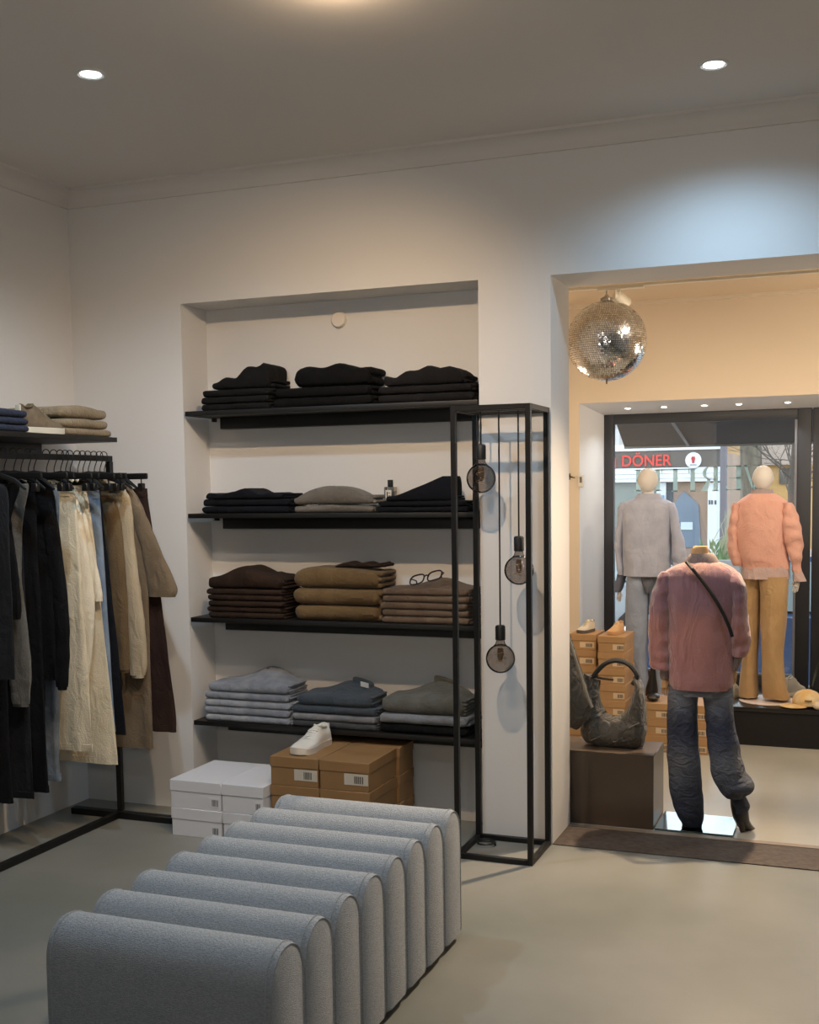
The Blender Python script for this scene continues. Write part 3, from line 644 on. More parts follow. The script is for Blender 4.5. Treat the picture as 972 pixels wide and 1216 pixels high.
shirt(HY[12], C_TAU, ('long taupe short-sleeved shirt next to the dark brown trousers', 'hanger of the long taupe short-sleeved shirt'), [(1.60, .25, .45), (1.575, .18, .50), (1.5, .13, .545), (1.2, .13, .59), (.9, .12, .59), (.36, .12, .595)],
      [(1.57, .44, .515), (1.52, .48, .555), (1.42, .52, .60), (1.30, .56, .655), (1.18, .585, .715), (1.11, .595, .745), (1.07, .60, .735)], 13, cuff=False)
shirt(HY[11], C_BEI, ('beige sweatshirt with a hanging cuffed sleeve, beside the taupe shirt', 'hanger of the beige sweatshirt'), [(1.60, .25, .44), (1.575, .18, .50), (1.45, .15, .50), (1.1, .14, .50), (.80, .14, .49)],
      [(1.565, .42, .51), (1.49, .45, .545), (1.3, .465, .555), (1.1, .485, .575), (.9, .50, .595), (.76, .505, .60), (.71, .515, .585)], 12)
shirt(HY[10], C_BRN, ('olive-brown zip jacket hanging between the blue jeans and beige sweatshirt', 'hanger of the olive-brown zip jacket'), [(1.60, .25, .43), (1.57, .18, .46), (1.45, .15, .46), (1.1, .14, .46), (.76, .14, .45)],
      [(1.54, .40, .47), (1.45, .43, .51), (1.3, .44, .525), (1.1, .445, .535), (.9, .45, .54), (.74, .455, .535)], 11)
t = trousers(-.422, C_NAV, ('black-navy trousers showing below the olive-brown jacket', 'hanger of the black-navy trousers behind the jeans'), .2, .44, 1.555, .45, .15, .53, 20, th=.010)
trousers(HY[9], C_JEA, ('blue jeans with visible side seam hanging right of the cream trousers', 'hanger of the blue jeans, right of the cream trousers'), .16, .46, 1.555, .47, .2, .50, 10, th=.016)
trousers(HY[8], C_CRM, ('wide cream trousers with the longest hem, left of the blue jeans', 'hanger of the wide cream trousers'), .17, .435, 1.575, .335, .16, .545, 9)
shirt(HY[7], C_CR2, ('cream long-sleeved shirt with a sleeve hanging forward, amid the cream trousers', 'hanger of the cream long-sleeved shirt'), [(1.585, .24, .40), (1.55, .18, .42), (1.4, .15, .44), (1.1, .14, .44), (.72, .14, .42)],
      [(1.53, .36, .43), (1.42, .375, .46), (1.25, .38, .485), (1.1, .39, .50), (.9, .385, .49), (.72, .375, .46), (.66, .37, .455)], 8)
shirt(-.545, C_CR2, ('cream half-sleeved overshirt behind the cream long-sleeved shirt', 'hanger of the cream half-sleeved overshirt'), [(1.58, .24, .42), (1.55, .18, .44), (1.3, .15, .44), (1.0, .14, .43)],
      [(1.55, .36, .425), (1.42, .39, .455), (1.25, .41, .49), (1.13, .42, .515), (1.07, .425, .52)], 28, cuff=False, th=.012, sth=.012)
trousers(HY[6], C_CRM, ('cream cotton trousers with the shorter hem behind the grey-blue jeans', 'hanger of the shorter cream cotton trousers'), .2, .455, 1.57, .415, .17, .50, 7)
trousers(HY[5], C_GJ, ('washed grey-blue jeans hanging beside the black shirt', 'hanger of the washed grey-blue jeans'), .17, .405, 1.56, .285, .19, .36, 6, th=.022)
shirt(HY[4], C_BLK, ('black long-sleeved shirt hanging in front of the grey-blue jeans', 'hanger of the black long-sleeved shirt'), [(1.60, .26, .42), (1.57, .18, .44), (1.45, .15, .46), (1.1, .14, .46), (.75, .14, .46)],
      [(1.55, .36, .43), (1.45, .38, .455), (1.3, .40, .475), (1.03, .42, .50), (.85, .43, .495), (.72, .43, .48)], 5)
trousers(HY[3], C_BLK, ('long black trousers left of the black long-sleeved shirt', 'hanger of the long black trousers'), .17, .375, 1.56, .265, .15, .39, 4)
trousers(HY[2], C_BL2, ('charcoal trousers hanging between the grey sweatshirt and the black trousers', 'hanger of the charcoal trousers'), .17, .335, 1.565, .245, .14, .35, 3)
shirt(HY[1], C_GRY, ('grey melange sweatshirt with ribbed cuff near the left edge', 'hanger of the grey melange sweatshirt'), [(1.59, .25, .42), (1.56, .18, .42), (1.4, .15, .38), (1.1, .14, .36), (.78, .14, .34)],
      [(1.52, .26, .32), (1.4, .27, .345), (1.2, .28, .365), (1.0, .285, .385), (.8, .285, .395), (.70, .29, .385), (.665, .295, .38)], 2)
shirt(HY[0], C_TEE, ('black short-sleeved T-shirt hanging at the left edge of the picture', 'hanger of the black short-sleeved T-shirt'), [(1.59, .25, .42), (1.56, .18, .42), (1.4, .15, .36), (1.1, .14, .33), (.85, .14, .33)],
      [(1.52, .30, .36), (1.4, .31, .375), (1.25, .31, .395), (1.1, .30, .405), (1.03, .29, .40)], 1, cuff=False)
trousers(-1.0, C_BLK, ('black trousers hanging beyond the black T-shirt at the left edge', 'hanger of the black trousers at the left edge'), .17, .36, 1.56, .27, .15, .37, 31)
shirt(-1.06, C_BL2, ('charcoal knit hanging at the outermost left of the rail', 'hanger of the outermost charcoal knit'), [(1.59, .25, .42), (1.56, .18, .46), (1.4, .15, .46), (1.1, .14, .46), (.8, .14, .46)], None, 32)
# ================================================================== LEFT WALL SHELF WITH THINGS
t = thing('wall_shelf', (.2, -1.4, 1.78), 'black shelf on the left wall above the clothes rail', 'shelf')
part('shelf_board', box(.002, .40, -2.9, -.224, 1.780, 1.802, .0015), SHM, t)
part('support_rail', box(.002, .06, -2.8, -.235-.10, 1.725, 1.780, .002), SHM, t)
SWT = cm('sand_knit', '#8f8068', '#84755d', vs=20, bs=120); NVB = cm('slate_blue_cloth', '#2e3342', '#292e3b')
def stackY(items, x0, x1, z, what, group, names, seed, cat='folded clothes'):
    for i, (h, M, a, b_, hump) in enumerate(items):
        g = fold(a, b_, x0, x1, z, h-.001, seed*11+i, 1, hump, .003)      # long side along Y: swap axes
        g.map(lambda p: Vector((p.y, p.x, p.z)))
        g.f = [tuple(reversed(f)) for f in g.f]
        top(what, g, M, names[i], cat, group); z += h
stackY([(.034, SWT, -.575, -.245, None), (.044, SWT, -.60, -.262, lambda u, v: -.008*abs(u)**2), (.05, SWT, -.60, -.272, lambda u, v: .008*math.cos(u*2)-.012*max(0, u)**2)], .05, .385, 1.802, 'folded_sweater', 'sand pullovers on the left wall shelf',
       ['flat sandy pullover at the bottom of the stack on the left wall shelf', 'thick sandy pullover in the middle of the stack on the left wall shelf', 'puffy sandy pullover on top of the stack on the left wall shelf'], 21)
top('folded_sweater', fold(-.80, -.63, .05, .30, 1.80201, .05, 91, 1, lambda u, v: .055*math.cos(u*1.2), .004).map(lambda p: Vector((p.y, p.x, p.z))), SWT, 'crumpled sandy knit between the suede sneaker and the pullover stack', 'folded clothes')
stackY([(.03, NVB, -1.1, -.825, None), (.03, NVB, -1.1, -.83, None), (.034, NVB, -1.1, -.835, lambda u, v: -.008*max(0, u)**2)], .10, .39, 1.802, 'folded_sweater', 'slate blue tops on the left wall shelf',
       nm('folded blue top', 3, 'the stack at the left shelf end'), 22)
SUE = mat('suede_taupe', '#6f604c', .95, col2='#5f513f', vscale=30, bump=.2, bscale=150); SOW = mat('cream_sole', '#c7c0ae', .7)
sneaker('sneaker', .345, -.70, 1.8022, math.radians(172), .245, 'taupe suede sneaker with a thick white sole on the left wall shelf', SUE, SOW, mat('taupe_lace', '#8c7c64', .9), .42)
# ================================================================== WINDOW ROOM: DISCO BALL AND TRACK
TRK = mat('track_cream', '#f6ecd6', .5)
t = thing('ceiling_track', (3.6, .8, 2.49), 'cream ceiling track running along the top of the doorway', 'track')
part('rail', box(1.6, 5.6, .785, .815, 2.487, 2.50, .002, 1), TRK, t)
part('adapter', box(2.44, 2.66, .783, .817, 2.478, 2.487, .002, 1), TRK, t)
for x in (1.9, 3.6, 5.2): part('hanger_rod', tube([(x, .8, 2.5), (x, .8, 2.70)], .004, 6), TRK, t)
t = thing('track_spotlight', (2.53, .86, 2.42), 'cream track spotlight just above the mirror ball', 'spotlight')
part('arm', tube([(2.525, .80, 2.478), (2.525, .80, 2.44)], .004, 6).join(tube([(2.545, .80, 2.478), (2.545, .80, 2.44)], .004, 6)), TRK, t)
part('lamp_head', tube([(2.512, .835, 2.462), (2.53, .85, 2.452), (2.562, .895, 2.425)], [.018, .026, .028], 16), TRK, t)
bc = Vector((2.482, .8, 2.239)); br = .190
t = thing('mirror_ball', bc, 'large mirror ball hanging in the top left of the doorway', 'mirror ball')
def mirror_mat():
    M = bpy.data.materials.new('mirror_tiles'); M.use_nodes = True; n = M.node_tree; b_ = n.nodes['Principled BSDF']
    b_.inputs['Metallic'].default_value = 1; b_.inputs['Roughness'].default_value = .18
    o = n.nodes.new('ShaderNodeNewGeometry'); r = n.nodes.new('ShaderNodeValToRGB'); n.links.new(o.outputs['Random Per Island'], r.inputs[0]); n.links.new(r.outputs[0], b_.inputs['Base Color'])
    r.color_ramp.elements[0].color = (.72, .72, .72, 1); r.color_ramp.elements[1].color = (.95, .95, .95, 1); return M
part('core', ellipsoid(bc, br-.003, br-.003, br-.003, 32, 24), mat('ball_grout', '#3a3733', .6), t)
g = G(); rows = 58; rnd = random.Random(4)
for i in range(1, rows-1):
    a0, a1 = PI*i/rows+.0035, PI*(i+1)/rows-.0035; am = (a0+a1)/2; n = max(6, int(2*rows*math.sin(am)*.95))
    for k in range(n):
        p0, p1 = 2*PI*(k+.05)/n, 2*PI*(k+.95)/n; pm = (p0+p1)/2
        nrm = Vector((math.sin(am)*math.cos(pm), math.sin(am)*math.sin(pm), math.cos(am)))
        jit = Vector((rnd.gauss(0, .05), rnd.gauss(0, .05), rnd.gauss(0, .05))); N = (nrm+jit).normalized()
        q = [Vector((math.sin(a)*math.cos(p), math.sin(a)*math.sin(p), math.cos(a))) for a, p in ((a0, p0), (a1, p0), (a1, p1), (a0, p1))]
        c = bc+nrm*br; o = len(g.v)
        for d in q:
            w_ = bc+d*br; w_ = w_-N*((w_-c).dot(N)); g.v.append(w_)
        g.f.append((o, o+1, o+2, o+3))
me = bpy.data.meshes.new('mirror_tile'); me.from_pydata([p-bc for p in g.v], [], g.f); me.materials.append(mirror_mat())
o = bpy.data.objects.new('mirror_tile', me); COL.objects.link(o); o.parent = t; o['kind'] = 'stuff'
part('cap', lathe([(.03, br-.002), (.03, br+.012), (.012, br+.02), (.006, br+.03)], bc, 20), mat('chrome_cap', '#b5b0a8', .2, metal=1), t)
part('hanging_wire', tube([bc+Vector((0, 0, br+.03)), bc+Vector((0, 0, 2.478-bc.z))], .0025, 6), mat('steel_wire', '#8a8378', .3, metal=.8), t)
part('bottom_pin', tube([bc-Vector((0, 0, br-.002)), bc-Vector((0, 0, br+.014))], .003, 6), BLACKPL, t)
# small things on the wall by the window
p = at(690, 571, W2)
t = thing('alarm_sensor', (p.x, W2, p.z), 'small white wall sensor with a dark eye left of the shop window', 'sensor')
part('housing', box(p.x-.018, p.x+.018, W2-.02, W2-.001, p.z-.04, p.z+.04, .003), mat('white_plastic2', '#e2ddd2', .5), t)
part('eye', box(p.x-.008, p.x+.008, W2-.0215, W2-.02, p.z-.012, p.z+.026), mat('dark_eye', '#2a1d15', .3), t, smooth=False)
a = at(675, 566, W2); b2 = at(684, 567.5, W2); c2 = at(673, 556, W2)
top('coat_hook', tube([c2+Vector((0, -.012, 0)), a+Vector((0, -.016, 0)), b2+Vector((0, -.05, 0))], [.006, .006, .003], 8).join(box(a.x-.012, a.x+.012, W2-.006, W2-.001, a.z-.02, a.z+.02)), mat('brass_dark', '#4d4a30', .4, metal=.7), 'small dark metal hook on the wall behind the door jamb', 'hook')
# ================================================================== CUBE AND BAGS
CUB = mat('cube_dark_laminate', '#4a3d31', .28, col2='#54463a', vscale=3, coat=.15)
cube = thing('display_cube', (2.56, .5, 0), 'dark brown polished display cube behind the door jamb', 'display cube')
part('body', box(2.33, 2.784, .352, .64, 0, .336, .002, 1), CUB, cube)
part('top_panel', box(2.33, 2.784, .352, .64, .336, .340, .001, 1), mat('cube_top_laminate', '#5d4f42', .35), cube)
CZ = .3402
BAG = mat('bag_grey_nylon', '#57534b', .55, col2='#4a463f', vscale=12, bump=.3, bscale=30, sheen=.2)
def P2(x, y, Y): q = at(x, y, Y); return (q.x, q.z)
outer = [(693, 799), (690, 822), (690, 850), (690, 872), (697, 884), (712, 889), (735, 892), (752, 892.5), (763, 887), (767, 868), (767.5, 845), (766, 825), (761, 808), (755, 800)]
inner = [(711, 807), (712, 820), (713, 832), (717, 841), (721, 846), (727, 849), (733, 850), (739, 848), (744, 842), (748, 834), (750, 826), (752, 818), (752, 810), (751, 803)]
bagY = .50
t = thing('shoulder_bag', (2.6, bagY, CZ), 'slouchy grey crescent shoulder bag standing on the dark cube', 'bag')
oc = catm([P2(x, y, bagY) for x, y in outer], 3); ic = catm([P2(x, y, bagY) for x, y in inner], 3)
g = pillow_poly(oc, ic, bagY, .075, 8)
g.map(lambda p: Vector((p.x+.006*noise.noise(Vector((p.x*25, p.z*25, 1))), p.y+.010*noise.noise(Vector((p.x*22, 5, p.z*22))), max(CZ+.002, p.z+.004*noise.noise(Vector((p.x*30, p.z*30, 9)))))))
part('body', g, BAG, t)
ho = [P2(x, y, bagY) for x, y in ((752, 812), (757, 802), (752, 793), (745, 787), (737, 784), (728, 784), (718, 788), (710, 796), (705, 803))]
def ribbon(pts, wd, y, thk=.004):
    vs = []; fs = []
    for i, (x, z) in enumerate(pts):
        for dy, dz in ((-wd, 0), (wd, 0), (wd, thk), (-wd, thk)):
            vs.append(Vector((x, y+dy, z+dz)))
    for i in range(len(pts)-1):
        for k in range(4): fs.append((i*4+k, i*4+(k+1) % 4, i*4+4+(k+1) % 4, i*4+4+k))
    fs += [(0, 1, 2, 3), tuple(len(vs)-4+k for k in (3, 2, 1, 0))]
    return G().add(vs, fs)
part('handle', tube([Vector((x, bagY-.012, z)) for x, z in catm(ho, 3)], .012, 8).map(lambda p: Vector((p.x, bagY+(p.y-bagY)*1.5, p.z))), mat('bag_strap_dark', '#2c2a27', .6), t)
part('closing_tab', tube([Vector((*[P2(x, y, bagY)[0]], bagY-.02, P2(x, y, bagY)[1])) for x, y in ((706, 803), (716, 805), (729, 806.5))], .005, 6), mat('bag_strap_dark', '#2c2a27', .6), t)
for k, (x, y) in enumerate(((707, 877), (733, 879), (752, 862))):
    a = at(x-6, y+3, bagY-.078); b2 = at(x+6, y-3, bagY-.078)
    part('reflective_stripe', tube([a+Vector((0, .006, 0)), b2+Vector((0, .006, 0))], .0035, 5), mat('bag_stripe', '#77736a', .4), t)
part('side_flap', pillow_poly([P2(x, y, bagY+.03) for x, y in ((693, 799), (698, 812), (703, 828), (706, 842))], [P2(x, y, bagY+.03) for x, y in ((713, 808), (712, 818), (711, 830), (711, 842))], bagY+.03, .012, 4), mat('bag_flap_dark', '#33312e', .6), t)
# second bag, mostly behind the jamb
bY = .41
t = thing('tote_bag', (2.36, bY, CZ), 'big grey quilted bag half hidden behind the door jamb, on the cube', 'bag')
oc = catm([P2(x, y, bY) for x, y in ((676, 752), (683, 772), (692, 800), (699, 822), (704, 838), (700, 852), (692, 860), (684, 867), (676, 862))], 3)
ic = catm([P2(x, y, bY) for x, y in ((660, 752), (660, 772), (660, 790), (660, 800), (660, 812), (660, 822), (660, 832), (662, 842), (664, 850))], 3)
g = pillow_poly(oc, ic, bY, .045, 8); g.map(lambda p: Vector((p.x, p.y+.008*noise.noise(Vector((p.x*24, 3, p.z*24))), max(CZ+.002, p.z)))); part('body', g, BAG, t)
zp = [P2(x, y, bY-.03) for x, y in ((674, 752), (681, 775), (690, 803), (698, 828), (703, 840))]
part('zipper_band', tube([Vector((x, bY-.034, z)) for x, z in catm(zp, 4)], .006, 6), mat('bag_zip_light', '#8d887c', .5), t)
# ================================================================== ORANGE SHOE BOXES IN THE WINDOW ROOM
OBX = mat('box_orange_brown', '#b28a5c', .6, var=.04, bump=.02); LAB2 = mat('box_label_cream', '#d9bf9c', .6)
sbh = .0955
def tower(x0, x1, y0, y1, n, where, h=sbh, lab=(.55, .95, .15, .5)):
    for k in range(n):
        pos = 'bottom' if k == 0 else ('topmost' if k == n-1 else ordn[k]+' from the floor')
        rr = random.Random(int(x0*977)+k); d = rr.uniform(-.003, .003)
        shoebox(x0+d, x1+d, y0+abs(d), y1, k*h, h, OBX, '%s orange-brown shoe box of %s' % (pos, where), 'orange-brown shoe boxes by the window', .42, lab, LAB2)
zt = 7*sbh
tower(2.205, 2.366, 1.90, 2.20, 7, 'the tall tower right of the leftmost one')
tower(2.02, 2.185, 1.96, 2.21, 7, 'the leftmost tall tower', lab=(.4, .92, .15, .5))
tower(2.435, 2.635, 1.90, 2.20, 3, 'the low stack beside the tall tower')
tower(2.64, 2.84, 1.90, 2.20, 3, 'the low stack behind the front mannequin')
sneaker('sneaker', 2.10, 2.06, zt+.0003, math.radians(-18), .165, 'white and cream sneaker on the leftmost shoe box tower', mat('sneaker_cream', '#d8cdb8', .7), mat('sneaker_sole_dark', '#5b5550', .7), mat('lace_beige', '#cdbd9c', .8), .36)
sneaker('sneaker', 2.285, 2.04, zt+.0003, math.radians(-14), .165, 'tan laced sneaker on the taller middle shoe box tower', mat('sneaker_tan', '#d3a678', .8), mat('sneaker_sole_tan', '#c69a68', .7), mat('lace_tan', '#e3c79c', .8), .36)
# black heeled boot on the low stack
t = thing('ankle_boot', (2.53, 2.03, 3*sbh), 'pointed black heeled boot standing on the low shoe box stack', 'shoe')
BLT = mat('black_leather', '#171413', .35, coat=.2)
bp = [at(776, 760, 2.03), at(775.5, 785, 2.03), at(774.5, 805, 2.03), at(773.5, 818, 2.03), at(773, 826, 2.03)]
part('shaft', tube(bp, [.006, .009, .022, .036, .038], 12), BLT, t)
q = at(776, 831, 2.0); zz = 3*sbh
part('foot', ellipsoid((q.x, 1.98, zz+.024), .038, .06, .0235, 16, 8), BLT, t)
# ================================================================== MANNEQUINS
SKIN = mat('mannequin_wood', '#c89b6c', .5, var=.06, vscale=20); SKW = mat('mannequin_white', '#d9d4cc', .5)
def hand(wrist, direc, L, side, M):
    """palm, four unequal bent fingers and a thumb, hanging along direc"""
    g = G(); d = Vector(direc).normalized(); s = Vector((0, 1, 0)).cross(d).normalized(); nrm = d.cross(s); w_ = Vector(wrist)
    g.join(tube([w_-d*L*.12, w_+d*L*.1, w_+d*L*.32, w_+d*L*.48], [L*.13, L*.16, L*.2, L*.17], 10))
    for k, (o, ln) in enumerate(((-.15, .40), (-.05, .48), (.05, .46), (.15, .36))):
        a = w_+d*L*.42+s*L*o*side; g.join(tube([a, a+d*L*ln*.45+nrm*L*.02, a+d*L*ln*.8+nrm*L*.07, a+d*L*ln+nrm*L*.12], [L*.055, L*.05, L*.045, L*.03], 6))
    a = w_+d*L*.12-s*L*.16*side; g.join(tube([a, a+d*L*.16-s*L*.10*side, a+d*L*.36-s*L*.12*side+nrm*L*.04], [L*.06, L*.052, L*.035], 6))
    return g
# --- front mannequin, headless
MY = .43
mq = thing('mannequin', (2.98, MY, .012), 'headless mannequin in a fuzzy pink cardigan and dark wide jeans in the doorway', 'mannequin')
def pinkmat():
    M = mat('pink_mohair', '#b07a78', 1.0, bump=.5, bscale=260, sheen=.6, col2='#a86e70', vscale=5); n = M.node_tree; b_ = n.nodes['Principled BSDF']
    T = n.nodes.new('ShaderNodeTexCoord'); sp = n.nodes.new('ShaderNodeSeparateXYZ'); n.links.new(T.outputs['Object'], sp.inputs[0])
    nz = n.nodes.new('ShaderNodeTexNoise'); nz.inputs['Scale'].default_value = 9; n.links.new(T.outputs['Object'], nz.inputs[0])
    ad = n.nodes.new('ShaderNodeMath'); ad.operation = 'MULTIPLY_ADD'; n.links.new(nz.outputs['Fac'], ad.inputs[0]); ad.inputs[1].default_value = .22; n.links.new(sp.outputs['Z'], ad.inputs[2])
    r = n.nodes.new('ShaderNodeValToRGB'); cr = r.color_ramp
    mr = n.nodes.new('ShaderNodeMapRange'); mr.inputs[1].default_value = .70; mr.inputs[2].default_value = 1.42; n.links.new(ad.outputs[0], mr.inputs[0]); n.links.new(mr.outputs[0], r.inputs[0])
    cols = [(0, '#a9746e'), (.22, '#ad756f'), (.42, '#b0776d'), (.58, '#936a70'), (.74, '#8b656d'), (.88, '#b0806b'), (1, '#b07a70')]
    cr.elements[0].position = 0; cr.elements[0].color = lin(cols[0][1]); cr.elements[1].position = 1; cr.elements[1].color = lin(cols[-1][1])
    for p_, c_ in cols[1:-1]: e = cr.elements.new(p_); e.color = lin(c_)
    for l in list(b_.inputs['Base Color'].links): n.links.remove(l)
    n.links.new(r.outputs[0], b_.inputs['Base Color']); return M
def add_wrinkle(M, sc=10, st=.6, dist=.03, zs=.5, xr=0):
    t = M.node_tree; b_ = t.nodes['Principled BSDF']; fine = b_.inputs['Normal'].links[0].from_node
    T = t.nodes.new('ShaderNodeTexCoord'); mp = t.nodes.new('ShaderNodeMapping'); mp.inputs['Scale'].default_value = (1, 1, zs); mp.inputs['Rotation'].default_value = (0, xr, 0); t.links.new(T.outputs['Object'], mp.inputs[0])
    nz = t.nodes.new('ShaderNodeTexNoise'); nz.inputs['Scale'].default_value = sc; nz.inputs['Detail'].default_value = 3; nz.inputs['Distortion'].default_value = 1.4; t.links.new(mp.outputs[0], nz.inputs[0])
    k2 = t.nodes.new('ShaderNodeBump'); k2.inputs['Strength'].default_value = st; k2.inputs['Distance'].default_value = dist; t.links.new(nz.outputs['Fac'], k2.inputs['Height']); t.links.new(k2.outputs[0], fine.inputs['Normal'])
    return M
PNK = add_wrinkle(pinkmat(), 9, .8, .04, .4)
part('neck', pxcloth([(648.5, 824, 840, .028), (652, 821, 841, .032), (660, 820, 842, .036), (672, 814, 850, .05)], MY, .03, n=20, k=3, fold=0), SKIN, mq)
STR = mat('striped_shirt', '#8f7f78', .9, col2='#7c6b66', vscale=60, stretch=(4, 4, .3), bump=.1)
part('shirt_collar', pxcloth([(657, 820, 846, .035), (661, 816, 850, .042), (668, 812, 854, .05), (676, 806, 860, .055)], MY, .05, n=28, k=3, fold=.004, freq=30, seed=3), STR, mq)
part('cardigan', pxcloth([(667, 815, 853, .045), (670, 806, 862, .06), (674, 797, 870, .072), (680, 789, 876, .085), (690, 784, 880, .095), (706, 786, 880, .10), (735, 792, 874, .10), (765, 793, 871, .105), (795, 793, 871, .105), (811, 794, 870, .105), (815.5, 797, 866, .10)], MY, .09, n=44, k=6, fold=.016, freq=12, seed=5, wr=.002, p=.8), PNK, mq)
part('cardigan_hem', pxcloth([(806, 793, 870.5, .107), (816.5, 797, 867, .104)], MY, .1, n=44, k=2, fold=.014, freq=12, seed=5, p=.8), PNK, mq)
part('sleeve', pxcloth([(679, 786, 798, .045), (686, 781, 799, .062), (702, 776, 798, .066), (720, 771, 796, .064), (745, 769, 796, .066), (760, 771, 796, .064), (775, 771, 797, .062), (788, 772, 798, .058), (794, 776, 797, .05)], MY-.02, .06, n=28, k=6, fold=.010, freq=16, seed=8, wr=.014), PNK, mq)
part('sleeve', pxcloth([(680, 866, 879, .045), (687, 864, 883, .062), (702, 866, 886, .066), (725, 868, 888, .066), (745, 868, 889, .066), (760, 868, 891.5, .064), (770, 868, 890, .06), (779, 871, 885, .05)], MY-.01, .06, n=28, k=6, fold=.010, freq=16, seed=9, wr=.014), PNK, mq)
part('shirt_cuff', pxcloth([(790, 784, 797, .035), (800, 783, 796, .033), (806, 784, 795, .03)], MY-.02, .03, n=18, k=3, fold=.005, freq=60, seed=3), STR, mq)
part('shirt_cuff', pxcloth([(775, 871, 883, .035), (785, 870, 880, .033), (796, 868.5, 875, .028)], MY-.01, .03, n=18, k=3, fold=.005, freq=60, seed=4), STR, mq)
wr_ = at(789, 806, MY-.03); part('hand', hand(wr_, (.05, -.1, -1), .085, 1, SKIN), SKIN, mq)
wr_ = at(871.5, 796, MY-.01); part('hand', hand(wr_, (-.08, -.1, -1), .07, -1, SKIN), SKIN, mq)
def denim(name, stops, z0, z1, wx=0):
    M = mat(name, '#4a4d52', .9, bump=.3, bscale=300); n = M.node_tree; b_ = n.nodes['Principled BSDF']
    T = n.nodes.new('ShaderNodeTexCoord'); sp = n.nodes.new('ShaderNodeSeparateXYZ'); n.links.new(T.outputs['Object'], sp.inputs[0])
    nz = n.nodes.new('ShaderNodeTexNoise'); nz.inputs['Scale'].default_value = 16; nz.inputs['Detail'].default_value = 5; n.links.new(T.outputs['Object'], nz.inputs[0])
    ad = n.nodes.new('ShaderNodeMath'); ad.operation = 'MULTIPLY_ADD'; n.links.new(nz.outputs['Fac'], ad.inputs[0]); ad.inputs[1].default_value = .16; n.links.new(sp.outputs['Z'], ad.inputs[2])
    mr = n.nodes.new('ShaderNodeMapRange'); mr.inputs[1].default_value = z0; mr.inputs[2].default_value = z1; n.links.new(ad.outputs[0], mr.inputs[0])
    r = n.nodes.new('ShaderNodeValToRGB'); cr = r.color_ramp; cr.elements[0].color = lin(stops[0][1]); cr.elements[1].color = lin(stops[-1][1])
    for p_, c_ in stops[1:-1]: e = cr.elements.new(p_); e.color = lin(c_)
    n.links.new(mr.outputs[0], r.inputs[0]); n.links.new(r.outputs[0], b_.inputs['Base Color']); return M
DEN = denim('washed_black_denim', [(0, '#272b3a'), (.2, '#41444f'), (.42, '#6b6d74'), (.55, '#45495a'), (.65, '#363b4d'), (.82, '#74777f'), (1, '#5f6165')], .10, .80)
add_wrinkle(DEN, 14, .8, .03, 1.6, .3)
add_wrinkle(BAG, 14, .9, .04, .8)
part('jeans_seat', pxcloth([(803, 794, 869, .085), (815, 793.5, 870, .09), (824, 793.5, 871, .09)], MY, .09, n=36, k=4, fold=.004, freq=20, seed=2), DEN, mq)
part('trouser_leg', pxcloth([(818, 793.5, 829, .075), (830, 792.5, 828, .08), (855, 792, 828, .08), (880, 792, 829, .08), (905, 792.5, 831.5, .08), (930, 794, 833, .078), (950, 797, 834.5, .075), (965, 802, 835, .07), (975, 808, 834.5, .06), (983, 815, 832, .045)], MY, .08, n=32, k=6, fold=.010, freq=16, seed=12, wr=.005, zmin=.018), DEN, mq)
part('trouser_leg', pxcloth([(818, 830, 870.5, .075), (830, 835, 870, .08), (855, 837, 871, .08), (880, 839, 877, .085), (900, 842, 880.5, .085), (916, 844, 884, .09), (925, 846, 892, .09), (932, 849, 895, .09), (939, 854, 892, .08), (946, 861, 882, .055)], MY+.01, .08, n=32, k=6, fold=.010, freq=16, seed=13, wr=.008), DEN, mq)
part('trouser_cuff', pxcloth([(944, 866, 884, .05), (952, 868, 888, .055), (958, 871, 890, .05), (964, 872, 887, .045)], MY+.03, .05, n=24, k=4, fold=.005, freq=26, seed=15), DEN, mq)
part('belt_loop_patch', pxcloth([(806, 840, 862, .093), (820, 841, 860, .094)], MY, .09, n=20, k=2, fold=.002), DEN, mq)
def boot(x, y, z, ang, M, heelM, shaft_top):
    L = .20; K = .74; o = Vector((x, y, z)); R_ = Matrix.Rotation(ang, 3, 'Z')
    rows = [(0, .008, .002, .018), (.08, .026, .002, .03), (.25, .034, .004, .05), (.45, .030, .02, .075), (.65, .027, .055, .11), (.85, .030, .08, .15), (1, .022, .085, .16)]
    R = catm(rows, 4); vs = []; fs = []; n = 14
    for s, wd, zb, zt_ in R:
        for k in range(n): a = 2*PI*k/n; vs.append(Vector((math.cos(a)*wd, (.5-s)*L, (zb+zt_)/2+math.sin(a)*(zt_-zb)/2)))
    for i in range(len(R)-1):
        for k in range(n): fs.append((i*n+k, i*n+(k+1) % n, (i+1)*n+(k+1) % n, (i+1)*n+k))
    fs += [tuple(range(n)), tuple((len(R)-1)*n+k for k in range(n))]
    g = G().add(vs, fs); h = G().add([Vector((a*s, -L*.5+.012+b_*s*.8, zz_)) for zz_, s in ((0, .010), (.085, .018)) for a, b_ in ((-1, -1), (1, -1), (1, 1), (-1, 1))], [(0, 1, 2, 3), (7, 6, 5, 4)]+[(k, (k+1) % 4, (k+1) % 4+4, k+4) for k in range(4)])
    st_ = R_.inverted()@(Vector(shaft_top)-o)/K
    g.join(tube([Vector((0, -L*.34, .10)), Vector((0, -L*.36, .15)), st_], [.034, .038, .046], 16))
    return g.map(lambda p: o+R_@(p*K)), h.map(lambda p: o+R_@(p*K))
BYY = .46
